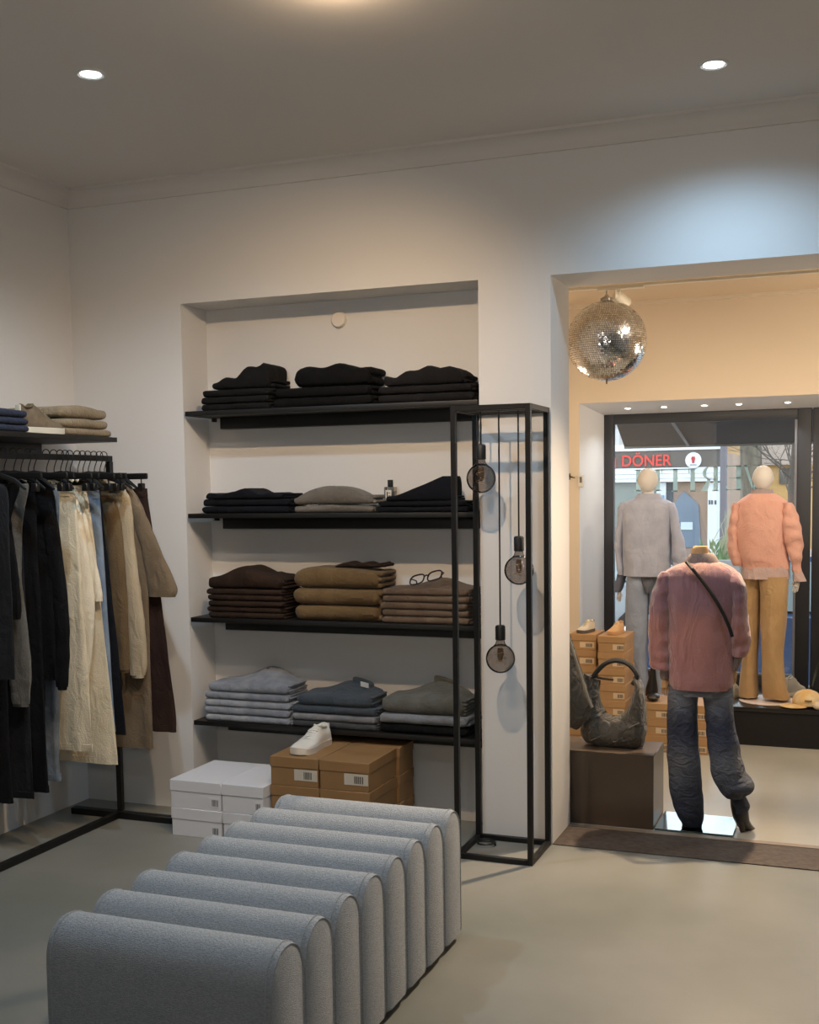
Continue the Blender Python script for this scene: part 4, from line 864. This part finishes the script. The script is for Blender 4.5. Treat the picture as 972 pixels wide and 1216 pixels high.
part('boot', tube([at(876, 946, BYY), at(877.5, 958, BYY), at(879, 968, BYY), at(882, 977, BYY+.01), at(888, 983, BYY+.04), at(894, 986.5, BYY+.07), at(897, 987.5, BYY+.09)], [.036, .038, .036, .030, .022, .015, .007], 16), BLT, mq, 'black heeled boot')
hq = at(881, 985, BYY-.01); part('boot_heel', tube([at(879, 972, BYY-.005), at(880.5, 979, BYY-.01), Vector((hq.x, BYY-.012, .0015))], [.026, .017, .010], 10), mat('heel_brown', '#3a2d28', .4), mq)
part('boot', tube([at(824, 965, .45), at(824, 975, .46), at(826, 981, .50), at(829, 984, .56), Vector((at(830, 984, .6).x, .60, .022))], [.032, .034, .028, .018, .010], 14), BLT, mq)
hq = at(811.5, 985, .43); part('boot_heel', tube([at(813, 971, .45), at(812, 977, .44), Vector((hq.x, .432, .0115))], [.014, .012, .008], 10), mat('heel_metal', '#8c8a6c', .3, metal=.8), mq, 'metallic green-gold heel')
sp_ = [(815, 668), (822, 676), (832, 688), (843, 703), (852, 717), (860, 732), (866, 746), (869, 756)]
part('bag_strap', tube([at(x, y, MY-.108+.012*(i in (0,))+(.03 if i == 0 else 0)) for i, (x, y) in enumerate(sp_)], .0075, 8), mat('strap_black', '#141210', .5), mq)
top('mirror_plate', box(2.79, 3.13, .348, .64, 0, .0105, .001, 1), mat('plate_mirror', '#8f9ea1', .05, metal=1), 'square mirrored glass base plate on the floor under the front mannequin', 'base plate')
# --- window mannequins
WY = 2.48
def head(cx, cy, w_, h_, Y, M, neck_y, mqr):
    c = at(cx, cy, Y); sc = (at(cx+1, cy, Y)-at(cx, cy, Y)).length; rx, rz = w_/2*sc, h_/2*sc
    g = ellipsoid(c, rx, rx*1.18, rz, 24, 16); g.map(lambda p: Vector((c.x+(p.x-c.x)*(1-.18*max(0, (c.z-p.z)/rz)), p.y-.006*max(0, (p.z-c.z)/rz), p.z)))
    part('head', g, M, mqr)
    part('face', ellipsoid(c+Vector((0, rx*1.0, -rz*.12)), rx*.2, rx*.28, rz*.22, 10, 6), M, mqr)      # nose side, turned to the street
    a = at(cx, cy+h_*.35, Y); b_ = at(cx, neck_y, Y); part('neck', tube([a, (a+b_)/2, b_], [rx*.6, rx*.55, rx*.7], 16), M, mqr)
    for s in (-1, 1): part('ear', ellipsoid(c+Vector((s*rx*.97, 0, -rz*.08)), rx*.07, rx*.16, rz*.16, 8, 6), M, mqr)
mq1 = thing('mannequin', (2.27, WY, .229), 'egg-headed mannequin in a grey-blue jacket and jeans, left in the shop window', 'mannequin')
head(769, 571, 24, 31, WY, SKW, 592, mq1)
GJ = cm('grey_blue_jacket', '#b6bac9', '#a8adbe', vs=12, bs=200); GJ2 = cm('pale_blue_jeans', '#a3adbf', '#929cae', vs=9, bs=250)
part('collar', pxcloth([(586, 757, 783, .05), (591, 753, 787, .06), (597, 748, 792, .07)], WY, .06, n=24, k=3, fold=.004, seed=1), GJ, mq1)
part('jacket', pxcloth([(592, 752, 786, .06), (596, 741, 796, .08), (603, 737, 800, .10), (620, 738, 798, .11), (650, 739, 796, .115), (680, 740, 795.5, .115), (683, 740, 795, .115)], WY, .1, n=36, k=5, fold=.014, freq=12, seed=4), GJ, mq1)
part('sleeve', pxcloth([(597, 737, 746, .06), (606, 734, 746, .07), (622, 732.5, 742, .07), (645, 730, 740, .065), (665, 731, 740, .06), (682, 735, 742, .055)], WY, .07, n=20, k=5, fold=.010, freq=14, seed=5, wr=.01), GJ, mq1)
part('sleeve', pxcloth([(597, 788, 800, .06), (608, 794, 804, .07), (625, 796, 807, .07), (648, 797, 813, .065), (662, 798, 815, .06), (668, 800, 814, .055)], WY, .07, n=20, k=5, fold=.010, freq=14, seed=6, wr=.01), GJ, mq1)
part('cuff', pxcloth([(681, 733, 744, .045), (697, 729.5, 740, .04), (703, 729.5, 737, .035)], WY, .04, n=16, k=3, fold=.006, freq=30, seed=6), cm('cuff_grey', '#5e6472', '#6b7080'), mq1)
part('hand', hand(at(735, 703, WY), (-.05, 0, -1), .07, 1, SKW), SKW, mq1)
part('trouser_leg', pxcloth([(680, 744, 770, .09), (700, 743.5, 770, .09), (740, 742.5, 769, .085), (780, 748, 768, .08), (815, 753, 770, .08), (829, 754, 771, .08)], WY, .08, n=26, k=5, fold=.012, freq=14, seed=7, zmin=.2375), GJ2, mq1)
part('trouser_leg', pxcloth([(680, 767, 794, .09), (700, 770, 794, .09), (740, 772, 793, .085), (780, 774, 790, .08), (815, 778, 792, .08), (829, 778, 794, .08)], WY+.03, .08, n=26, k=5, fold=.012, freq=14, seed=8, zmin=.2375), GJ2, mq1)
part('seat_shade', pxcloth([(683, 756, 786, .092), (692, 761, 780, .094), (703, 769, 773, .093)], WY, .09, n=20, k=3, fold=.004), cm('denim_seat_shade', '#6b6f78', '#62666f'), mq1)  # shadow on the trouser seat, put in as a darker denim panel
bp = at(773, 828, WY)
part('base_disc', lathe([(.16, .229), (.162, .232), (.158, .237), (.001, .237)], (bp.x, WY, 0), 40), mat('disc_pink_white', '#d9c6ba', .4), mq1)
for x in (762, 785): q = at(x, 829, WY); part('shoe', ellipsoid((q.x, WY+.04, .2625), .035, .09, .025, 16, 8), SKW, mq1)
mq2 = thing('mannequin', (3.11, WY, .229), 'egg-headed mannequin in a peach sweatshirt and tan trousers, right in the shop window', 'mannequin')
head(905.5, 568, 25.5, 33, WY, SKW, 590, mq2)
PCH = cm('peach_sweat', '#dcaa99', '#d6a18f', vs=8, bs=150); TAN = cm('tan_trousers', '#b8986e', '#ae8d62', vs=6, bs=150); RUF = cm('ruffle_lilac', '#c3aaa4', '#b59d97', vs=10)
part('collar', pxcloth([(581, 891.5, 917, .05), (585, 891, 919, .055), (591, 886, 925, .065)], WY, .06, n=24, k=3, fold=.003, seed=2), cm('collar_grey', '#a99a98', '#96888a'), mq2)
part('sweatshirt', pxcloth([(586, 889, 920, .06), (592, 880, 930, .08), (599, 873, 936, .10), (615, 870, 936, .115), (640, 873, 934, .12), (660, 877, 935, .12), (668, 880, 937, .115), (675, 882, 937, .105)], WY, .1, n=40, k=5, fold=.018, freq=12, seed=14, wr=.006), PCH, mq2)
part('hem_rib', pxcloth([(668, 880, 937, .112), (675.5, 882, 936.5, .106)], WY, .1, n=36, k=2, fold=.006, freq=40, seed=3), PCH, mq2)
part('sleeve', pxcloth([(597, 871, 880, .06), (610, 867, 880, .07), (630, 864.5, 878, .07), (645, 864, 878, .07), (660, 865.5, 880, .065), (672, 871, 882, .055)], WY-.02, .07, n=22, k=6, fold=.012, freq=14, seed=15, wr=.018), PCH, mq2)
part('sleeve', pxcloth([(597, 928, 940, .06), (610, 928, 947, .075), (628, 928, 951, .08), (645, 931, 953, .075), (660, 937, 954, .065), (674, 940, 951, .05), (680, 942, 951, .045)], WY-.02, .07, n=22, k=6, fold=.012, freq=14, seed=16, wr=.018), PCH, mq2)
part('ruffled_cuff', pxcloth([(678, 941, 952, .04), (685, 941, 955, .045), (690, 941, 957, .05)], WY-.02, .04, n=26, k=3, fold=.014, freq=70, seed=17), RUF, mq2)
part('shirt_ruffle', pxcloth([(672, 881, 936, .108), (680, 880, 937, .115), (686.5, 879, 938, .12)], WY, .1, n=60, k=3, fold=.016, freq=60, seed=18), RUF, mq2)
part('hand', hand(at(947, 689, WY-.02), (-.25, -.2, -1), .085, -1, SKW), SKW, mq2)
part('trouser_leg', pxcloth([(684, 883, 905, .09), (705, 883, 903, .09), (740, 883, 902, .085), (780, 880, 900, .085), (810, 878, 899, .09), (826, 877.5, 899, .09)], WY+.03, .08, n=30, k=6, fold=.016, freq=14, seed=19, zmin=.2395), TAN, mq2)
part('trouser_leg', pxcloth([(684, 900, 936, .10), (705, 902, 935.5, .10), (740, 903, 933, .095), (780, 903.5, 930, .09), (810, 904, 933, .09), (828, 905, 938, .09)], WY-.02, .08, n=30, k=6, fold=.016, freq=14, seed=20, zmin=.2395), TAN, mq2)
part('back_pocket', pxcloth([(690, 906, 924, .103), (704, 906.5, 922, .104)], WY-.02, .1, n=20, k=3, fold=.002), TAN, mq2)
bp = at(911, 831, WY)
part('base_disc', lathe([(.165, .229), (.168, .233), (.162, .239), (.001, .239)], (bp.x, WY, 0), 40), mat('disc_pink_white', '#d9c6ba', .4), mq2)
for x, yo in ((890, .05), (922, .04)): q = at(x, 828, WY); part('shoe', ellipsoid((q.x, WY+yo, .2635), .04, .10, .024, 16, 8), SKW, mq2)
# things on the platform
def cap(px, py, Y, label, M, s=1.0):
    q = at(px, py, Y); z = .2292; t = thing('cap', (q.x, Y, z), label, 'hat')
    cr = ellipsoid((q.x, Y, z+.035*s), .085*s, .095*s, .068*s, 24, 12); cr.map(lambda p: Vector((p.x, p.y, max(z+.012, p.z)+.003*noise.noise(p*40)))); part('crown', cr, M, t)
    br_ = ellipsoid((q.x-.07*s, Y-.06*s, z+.012), .08*s, .075*s, .010, 20, 8); part('brim', br_, M, t)
    part('embroidery', box(q.x-.01, q.x+.03, Y-.098*s, Y-.092*s, z+.045*s, z+.055*s, .001, 1), mat('embroidery', '#8a6a3c', .8), t); return t
cap(958, 827, 2.36, 'cream and tan cap lying at the right end of the platform', mat('cap_tan', '#d8b071', .9, col2='#e3cfa6', vscale=14, bump=.2, bscale=200))
top('rolled_sock', ellipsoid((*at(972, 838, 2.275)[:2], .252), .035, .04, .023), mat('sock_cream', '#dccbb0', .9), 'small cream rolled cloth at the right edge in front of the cap', 'cloth')
t = sneaker('sneaker', at(870, 820, 2.55).x, 2.57, .2293, math.radians(160), .20, 'pale sneaker on the platform half hidden behind the pink cardigan', mat('sneaker_pale', '#cfc6b4', .8), SOW, None, .5)
t = sneaker('sneaker', at(942, 822, 2.66).x, 2.76, .2293, math.radians(150), .20, 'grey-white sneaker on the platform behind the tan trouser hem', mat('sneaker_pale2', '#a8a49a', .8), SOW, None, .5)
q = at(972, 770, 2.5)
pl = thing('branch_decoration', (q.x+.05, 2.5, .229), 'dark green stem reaching onto the cap at the right edge', 'plant')
part('stem', tube([at(964, 815, 2.38), at(968, 800, 2.42), at(976, 770, 2.5), (q.x+.08, 2.5, .2295)], [.006, .010, .010, .009], 8), mat('stem_green', '#2b3326', .7), pl)
# ================================================================== LETTERING ON THE SHOP WINDOW (seen from inside, so mirrored)
LET = mat('window_letters', '#dfeee8', .6)
_n = LET.node_tree; _tl = _n.nodes.new('ShaderNodeBsdfTranslucent'); _tl.inputs[0].default_value = (.82, .92, .88, 1); _mx = _n.nodes.new('ShaderNodeMixShader'); _mx.inputs[0].default_value = .75
_o = [q for q in _n.nodes if q.type == 'OUTPUT_MATERIAL'][0]; _n.links.new(_n.nodes['Principled BSDF'].outputs[0], _mx.inputs[1]); _n.links.new(_tl.outputs[0], _mx.inputs[2]); _n.links.new(_mx.outputs[0], _o.inputs[0])
def stroke(pts, w_, y0=YG+.037, y1=YG+.0395):
    return slab_poly(pts, y0, y1)
def letter(ch, x0, x1, z0, z1):
    """mirrored serif capitals; x0..x1 left to right as seen from inside"""
    g = G(); W_ = x1-x0; H_ = z1-z0; y0, y1 = YG+.037, YG+.0395; s = .028; th = .006
    def bar(a, b_, c, d): g.join(box(a, b_, y0, y1, c, d))
    def quad(*p): g.join(slab_poly(list(p), y0, y1))
    if ch in 'TI':
        c = (x0+x1)/2; bar(c-s/2, c+s/2, z0, z1); bar(c-s*.9, c+s*.9, z0, z0+th)
        if ch == 'I': bar(c-s*.9, c+s*.9, z1-th, z1)
        else: bar(x0, x1, z1-th*1.6, z1); bar(x0, x0+th, z1-.03, z1); bar(x1-th, x1, z1-.03, z1)
    if ch == 'R':
        bar(x1-s-.006, x1-.006, z0, z1); bar(x1-s-.014, x1+.002, z0, z0+th); zb = z0+H_*.46; cx = x0+W_*.42
        pts = [(x1-s*.5, z1), (cx, z1)]
        for k in range(8):
            a0, a1 = PI/2+PI*k/8, PI/2+PI*(k+1)/8; r0 = (z1-zb)/2; zc_ = (z1+zb)/2
            f = lambda a, r, rx: (cx+math.cos(a)*rx, zc_+math.sin(a)*r)
            quad(f(a0, r0, r0*1.0), f(a1, r0, r0*1.0), f(a1, r0-th, r0-.022), f(a0, r0-th, r0-.022))
        bar(cx, x1-s*.5, z1-th, z1); bar(cx, x1-s*.5, zb, zb+th)
        quad((x0+W_*.50, zb+th), (x0+W_*.32, zb+th), (x0-.012, z0), (x0+.03, z0))
    if ch == 'E':
        bar(x1-s, x1, z0, z1); bar(x0, x1, z1-th, z1); bar(x0, x1, z0, z0+th); bar(x0+W_*.25, x1, (z0+z1)/2-th/2, (z0+z1)/2+th/2); bar(x0, x0+th, z1-.028, z1); bar(x0, x0+th, z0, z0+.028)
    if ch == 'V':
        quad((x0, z1), (x0+.018, z1), (x0+W_*.55, z0), (x0+W_*.45, z0)); quad((x1-.03, z1), (x1, z1), (x0+W_*.55, z0), (x0+W_*.45, z0)); bar(x0-.012, x0+.035, z1-th, z1); bar(x1-.045, x1+.012, z1-th, z1)
    if ch == 'H':
        for c in (x0+s/2, x1-s/2): bar(c-s/2, c+s/2, z0, z1); bar(c-s*.9, c+s*.9, z0, z0+th); bar(c-s*.9, c+s*.9, z1-th, z1)
        bar(x0, x1, (z0+z1)/2-th/2, (z0+z1)/2+th/2)
    return g
t = thing('window_lettering', (2.75, YG+.037, 1.98), 'pale mirrored serif lettering stuck on the shop window glass', 'lettering')
for ch, a, b_, yt, yb in (('H', 755, 783, 558, 583), ('T', 785, 818, 557, 583.5), ('I', 816, 828, 556.5, 583.5), ('R', 834, 853, 554, 583), ('E', 862, 879, 553, 582), ('V', 883, 905, 552.5, 581.5)):
    A_, B_ = at(a, yt, YG+.037), at(b_, yb, YG+.037); part('letter', letter(ch, A_.x, B_.x, B_.z, A_.z), LET, t, smooth=False)
# ================================================================== THE STREET
struct('floor_2', box(-25, 30, 3.15, 60, -.5, -.3), mat('street_asphalt', '#8f8f8d', .85, var=.1, vscale=2))
FY = 12.0
def prect(x0, x1, y0, y1, Y, d=.05):
    a, b_ = at(x0, y0, Y), at(x1, y1, Y); c, e = at(x0, y1, Y), at(x1, y0, Y)
    z0, z1 = min(b_.z, c.z), max(a.z, e.z); return box(a.x, b_.x, Y, Y+d, (b_.z+c.z)/2, (a.z+e.z)/2)
KW = mat('kiosk_white', '#d6dde2', .6); KG = mat('kiosk_sign_board', '#5b5753', .6); KR = mat('kiosk_red', '#d8403a', .5); KGL = mat('kiosk_glass', '#7d8a86', .2, col2='#6a756f', vscale=1.5); KB = mat('kiosk_brown', '#8a7565', .7, col2='#9c8674', vscale=1.2)
kz0 = -.3; kx0 = at(715, 560, FY).x; kx1 = at(856, 560, FY).x
k = thing('snack_bar', (1.0, FY, kz0), 'white fronted snack bar across the street with a red lettered sign', 'shop')
part('wall', box(kx0-1.5, kx1, FY+.1, FY+2.8, kz0, 2.0), KB, k, smooth=False)
part('roof_edge', box(kx0-1.5, kx1+.03, FY-.06, FY+.1, 2.03, 2.12), KW, k, smooth=False)
part('sign_board', box(kx0-1.5, kx1, FY-.04, FY+.1, 1.79, 2.03), KG, k, smooth=False)
for j, (a, b_) in enumerate(((1.70, 1.785), (1.635, 1.695), (1.585, 1.63))): part('fascia_strip', box(kx0-1.5, kx1-.0, FY-.05-.01*j, FY+.1, a, b_), KW, k, smooth=False)
gx0 = at(735, 600, FY).x
part('display_window', box(kx0-1.4, at(778, 600, FY).x, FY+.06, FY+.1, .2, 1.58), KGL, k, smooth=False)
part('window_post', prect(779, 790, 573, 700, FY+.02), KW, k, smooth=False)
part('door_frame', prect(790, 798, 573, 720, FY+.03), mat('kiosk_frame_dark', '#3a3f42', .6), k, smooth=False)
part('door_glass', prect(798, 840, 573, 740, FY+.05), KB, k, smooth=False)
part('pillar', prect(840, 855, 573, 700, FY, .1), KW, k, smooth=False)
part('door_poster', slab_poly([P2(x, y, FY+.03) for x, y in ((803, 650), (799, 600), (806, 590), (812, 583), (820, 590), (829, 600), (832, 650))][::-1], FY+.03, FY+.045), mat('poster_blue_grey', '#6c7a88', .6), k, smooth=False)
part('door_notice', prect(808, 822, 620, 629, FY+.02, .008), mat('notice_pale', '#c4d2da', .6), k, smooth=False)
part('blue_sign', prect(778, 788, 588, 594, FY-.01, .02), mat('sign_blue', '#5aa0cc', .6), k, smooth=False)
g = G()
for x in (841, 844, 848): g.join(prect(x, x+2.2, 594, 599, FY-.005, .004))
part('pillar_marks', g, mat('mark_dark', '#4a5058', .6), k, smooth=False)
def text(body, size, loc, M, parent, name='lettering', bold=.012):
    cu = bpy.data.curves.new(name, 'FONT'); cu.body = body; cu.size = size; cu.extrude = .012; cu.offset = bold; cu.align_x = 'LEFT'
    o = bpy.data.objects.new(name, cu); COL.objects.link(o); dg = bpy.context.evaluated_depsgraph_get(); me = bpy.data.meshes.new_from_object(o.evaluated_get(dg)); COL.objects.unlink(o); bpy.data.objects.remove(o)
    wdt = max(v.co.x for v in me.vertices)-min(v.co.x for v in me.vertices); x0 = min(v.co.x for v in me.vertices)
    g = G(); g.v = [Vector((v.co.x-x0, -v.co.z, v.co.y)) for v in me.vertices]; g.f = [tuple(p.vertices) for p in me.polygons]
    return g, wdt
a, b_ = at(738.5, 555.5, FY-.05), at(797, 554, FY-.05)
g, wd = text('DÖNER', 1, None, KR, k)
sc = (b_.x-a.x)/wd; hz = .70*sc; sz = (at(738, 543, FY).z-at(738, 556, FY).z)/.70
g.map(lambda p: Vector((a.x+p.x*sc, FY-.055+p.y*.5, 1.815+p.z*sz))); part('sign_lettering', g, KR, k, 'raised red letters', smooth=False)
part('sign_mark', prect(727, 731, 544, 557, FY-.05, .03), KR, k, smooth=False)
c = at(823, 546.5, FY-.05); r_ = .11
part('round_sign', lathe([(r_, 0), (r_, -.03), (.001, -.03)], (0, 0, 0), 32).map(lambda p: Vector((c.x+p.x, FY-.04+p.z, c.z+p.y))), mat('sign_disc_white', '#dbe6ea', .5), k)
part('round_sign_figure', slab_poly([(c.x-.02, c.z+.05), (c.x+.02, c.z+.05), (c.x+.028, c.z+.02), (c.x+.02, c.z), (c.x+.014, c.z-.04), (c.x-.014, c.z-.04), (c.x-.02, c.z), (c.x-.028, c.z+.02)][::-1], FY-.08, FY-.07), mat('figure_red', '#b5303c', .5), k, smooth=False)
part('round_sign_line', box(c.x-.045, c.x+.045, FY-.08, FY-.07, c.z-.068, c.z-.06), mat('mark_dark', '#4a5058', .6), k, smooth=False)
# awning outside, above the window
AW = mat('awning_brown', '#5a4c41', .8, col2='#50433a', vscale=.8)
g = G(); a1, a2, a3, a4 = at(741, 530, 4.3), at(1150, 515, 4.3), Vector((2.02, 3.16, 2.10)), Vector((6, 3.16, 2.10))
a1.z = a2.z = 1.845
vs = [a3, a4, a2, a1]; g.add([p for p in vs]+[p+Vector((0, 0, .03)) for p in vs], [(0, 3, 2, 1), (4, 5, 6, 7), (0, 1, 5, 4), (1, 2, 6, 5), (2, 3, 7, 6), (3, 0, 4, 7)])
aw = thing('awning', (3.5, 3.2, 2.1), 'brown awning sloping out above the shop window', 'awning')
part('canvas', g, AW, aw, smooth=False); part('front_bar', tube([a1, a2], .015, 8), mat('awning_bar', '#8a8680', .5), aw)
for x in (2.4, 3.7, 5.0):
    part('arm', tube([(x, 3.17, 2.03), (x, 4.28, 1.84)], .012, 6), mat('awning_bar', '#8a8680', .5), aw)
# buildings behind
def building(x0, x1, Y, ztop, M, label, roofM=None, wins=(), WM=None, d=3.2, name='building'):
    a, b_ = at(x0, 600, Y).x, at(x1, 600, Y).x; t = thing(name, ((a+b_)/2, Y, -.3), label, 'building')
    part('wall', box(a, b_, Y, Y+d, -.3, ztop), M, t, smooth=False)
    if roofM: part('roof', slab_poly([(a-.2, ztop), (b_+.2, ztop), (b_-.3, ztop+.9), (a+.3, ztop+.9)][::-1], Y-.2, Y+d), roofM, t, smooth=False)
    for (wx0, wx1, wy0, wy1) in wins: part('window', prect(wx0, wx1, wy0, wy1, Y-.03, .04), WM, t, smooth=False)
    return t
WMD = mat('far_window_dark', '#5b5c5a', .3)
building(857, 885, 15, 2.35, mat('far_wall_ochre', '#d1b48a', .8, col2='#c2a277', vscale=1.5), 'narrow ochre house with a beige roof right of the snack bar', mat('far_roof_beige', '#c9b9a2', .8), ((857, 861.5, 552, 600), (874, 879, 584, 610)), WMD)
building(884, 1010, 19, at(930, 552, 19).z, mat('far_wall_yellow', '#c9a66c', .8, col2='#b8945c', vscale=.8), 'yellow brick building behind the bare tree', mat('far_roof_grey', '#b9aca2', .8), ((925, 938, 556, 575), (945, 958, 556, 575)), WMD)
building(560, 735, 16, 3.2, mat('far_wall_white', '#c8ccd0', .8), 'pale tall building at the far left beyond the snack bar', None, ((715, 730, 500, 510), (700, 712, 500, 510)), WMD)
dp = at(859, 560, 11.6); top('downpipe', tube([(dp.x, 11.6, -.3), (dp.x, 11.6, 2.2)], .05, 10), mat('pipe_grey', '#6f6b70', .5), 'grey downpipe at the right corner of the snack bar', 'pipe')
# trees
BRK = mat('bark', '#4f493f', .95, col2='#7d7566', vscale=14, stretch=(1, 1, .25), bump=.8, bscale=20)
def tree(x, Y, r, H_, label, seed, trunkM, nb, spread, low):
    rnd = random.Random(seed); t = thing('tree', (x, Y, -.3), label, 'tree')
    part('trunk', tube([(x+.02*math.sin(k), Y, -.3+H_*k/8) for k in range(9)], [r*(1.25-.05*k) for k in range(9)], 14).map(lambda p: p+Vector((noise.noise(Vector((p.x*9, p.y*9, p.z*2)))*.03, 0, 0))), trunkM, t)
    g = G()
    def br(p, d, ln, rr, dep):
        q = p+d*ln; mid = (p+q)/2+Vector((rnd.gauss(0, .03), rnd.gauss(0, .03), 0)); g.join(tube([p, mid, q], [rr, rr*.8, rr*.6], 5, False))
        if dep > 0:
            for k in range(3 if dep > 1 else 2):
                nd = (d+Vector((rnd.gauss(0, .45), rnd.gauss(0, .45), rnd.gauss(.1, .3)))).normalized(); br(q if k else mid, nd, ln*rnd.uniform(.6, .85), rr*.6, dep-1)
    for k in range(nb):
        a = rnd.uniform(0, 2*PI); z = low+(H_-.3-low)*rnd.random()**1.2
        br(Vector((x, Y, z)), Vector((math.cos(a)*spread, math.sin(a)*spread, rnd.uniform(.5, 1.0))).normalized(), rnd.uniform(.35, .6), r*.28, 4)
    part('branches', g, trunkM, t, kind='stuff'); return t
tx = at(891, 600, 8).x; tree(tx, 8.0, .105, 4.6, 'thick grey tree trunk on the pavement between the window mannequins', 3, BRK, 5, .8, 2.8)
tx = at(941, 650, 6.6).x; tree(tx, 6.6, .035, 2.4, 'slim bare branching tree at the right of the shop window', 11, mat('bark_dark', '#5c534a', .9), 15, 1.0, 1.15)
# cars
def car(cx, Y, L, col, label, name='car'):
    t = thing(name, (cx, Y, -.3), label, 'car'); PM = mat('car_paint_'+col[1:], col, .3, coat=.8); z = -.3
    def prof(pts, w_): 
        n = len(pts); vs = []; 
        for yy, ins in ((-w_, .06), (-w_+.10, 0), (w_-.10, 0), (w_, .06)):
            c0 = sum(p[1] for p in pts)/n
            for (x, zz) in pts: vs.append(Vector((cx+x, Y+yy, z+(zz if ins == 0 else c0+(zz-c0)*.93))))
        fs = [tuple(range(n)), tuple(range(4*n-1, 3*n-1, -1))]
        for s in range(3):
            for k in range(n): fs.append((s*n+k, s*n+(k+1) % n, (s+1)*n+(k+1) % n, (s+1)*n+k))
        return G().add(vs, fs)
    h = L/2
    part('body', prof([(-h, .3), (-h+.05, .62), (-h+.75, .78), (h-.5, .82), (h-.05, .72), (h, .32), (h-.2, .22), (-h+.2, .22)], .72), PM, t)
    part('cabin', prof([(-h+.85, .79), (-h+1.35, 1.22), (h-1.05, 1.24), (h-.45, .82)], .60), mat('car_glass', '#9fb4bc', .1, coat=.5), t)
    part('roof', prof([(-h+1.38, 1.21), (-h+1.45, 1.255), (h-1.15, 1.265), (h-1.08, 1.23)], .58), PM, t)
    for x in (-h+.7, h-.7):
        for yy in (-.70, .70): part('wheel', tube([(cx+x, Y+yy-.08, z+.28), (cx+x, Y+yy+.08, z+.28)], .28, 20), mat('tyre', '#1c1c1e', .8), t)
    part('headlight', ellipsoid((cx-h+.12, Y-.55, z+.62), .06, .1, .05, 10, 6), mat('headlight_glass', '#dfe6ea', .2), t); return t
car(at(985, 700, 5.6).x, 5.6, 3.4, '#3a5684', 'blue parked car at the right of the shop window')
car(at(655, 680, 8.2).x+.15, 8.2, 3.4, '#8d959c', 'grey parked car seen beside the left window mannequin')
# planter with grasses by the pillar
t = thing('street_plant', (at(855, 650, 9.5).x, 9.5, -.3), 'green leafy plant with tall pale grass beside the snack bar pillar', 'plant')
g = G(); rnd = random.Random(8); q = at(854, 662, 9.5)
for k in range(70):
    a = rnd.uniform(0, 2*PI); l = rnd.uniform(.06, .16); b0_ = Vector((q.x+rnd.gauss(0, .09), 9.5+rnd.gauss(0, .08), q.z+rnd.uniform(-.1, .1))); e = b0_+Vector((math.cos(a)*l*.5, math.sin(a)*l*.4, l)); s_ = Vector((.014, 0, .006))
    o = len(g.v); g.v += [b0_, (b0_+e)/2+s_, e, (b0_+e)/2-s_]; g.f.append((o, o+1, o+2, o+3))
part('leaves', g, mat('leaf_green', '#6f8a5c', .7), t, smooth=False, kind='stuff')
g = G()
for k in range(40):
    b0_ = Vector((q.x+.05+rnd.gauss(0, .05), 9.45, q.z-.1)); g.join(tube([b0_, b0_+Vector((rnd.uniform(0, .12), 0, .3)), b0_+Vector((rnd.uniform(.0, .3), 0, rnd.uniform(.45, .7)))], [.006, .005, .002], 4, False))
part('grass', g, mat('grass_pale', '#a9a889', .8), t, kind='stuff')
part('planter', box(q.x-.3, q.x+.35, 9.3, 9.75, -.3, q.z-.02, .02), mat('planter_grey', '#8d8d8a', .8), t)
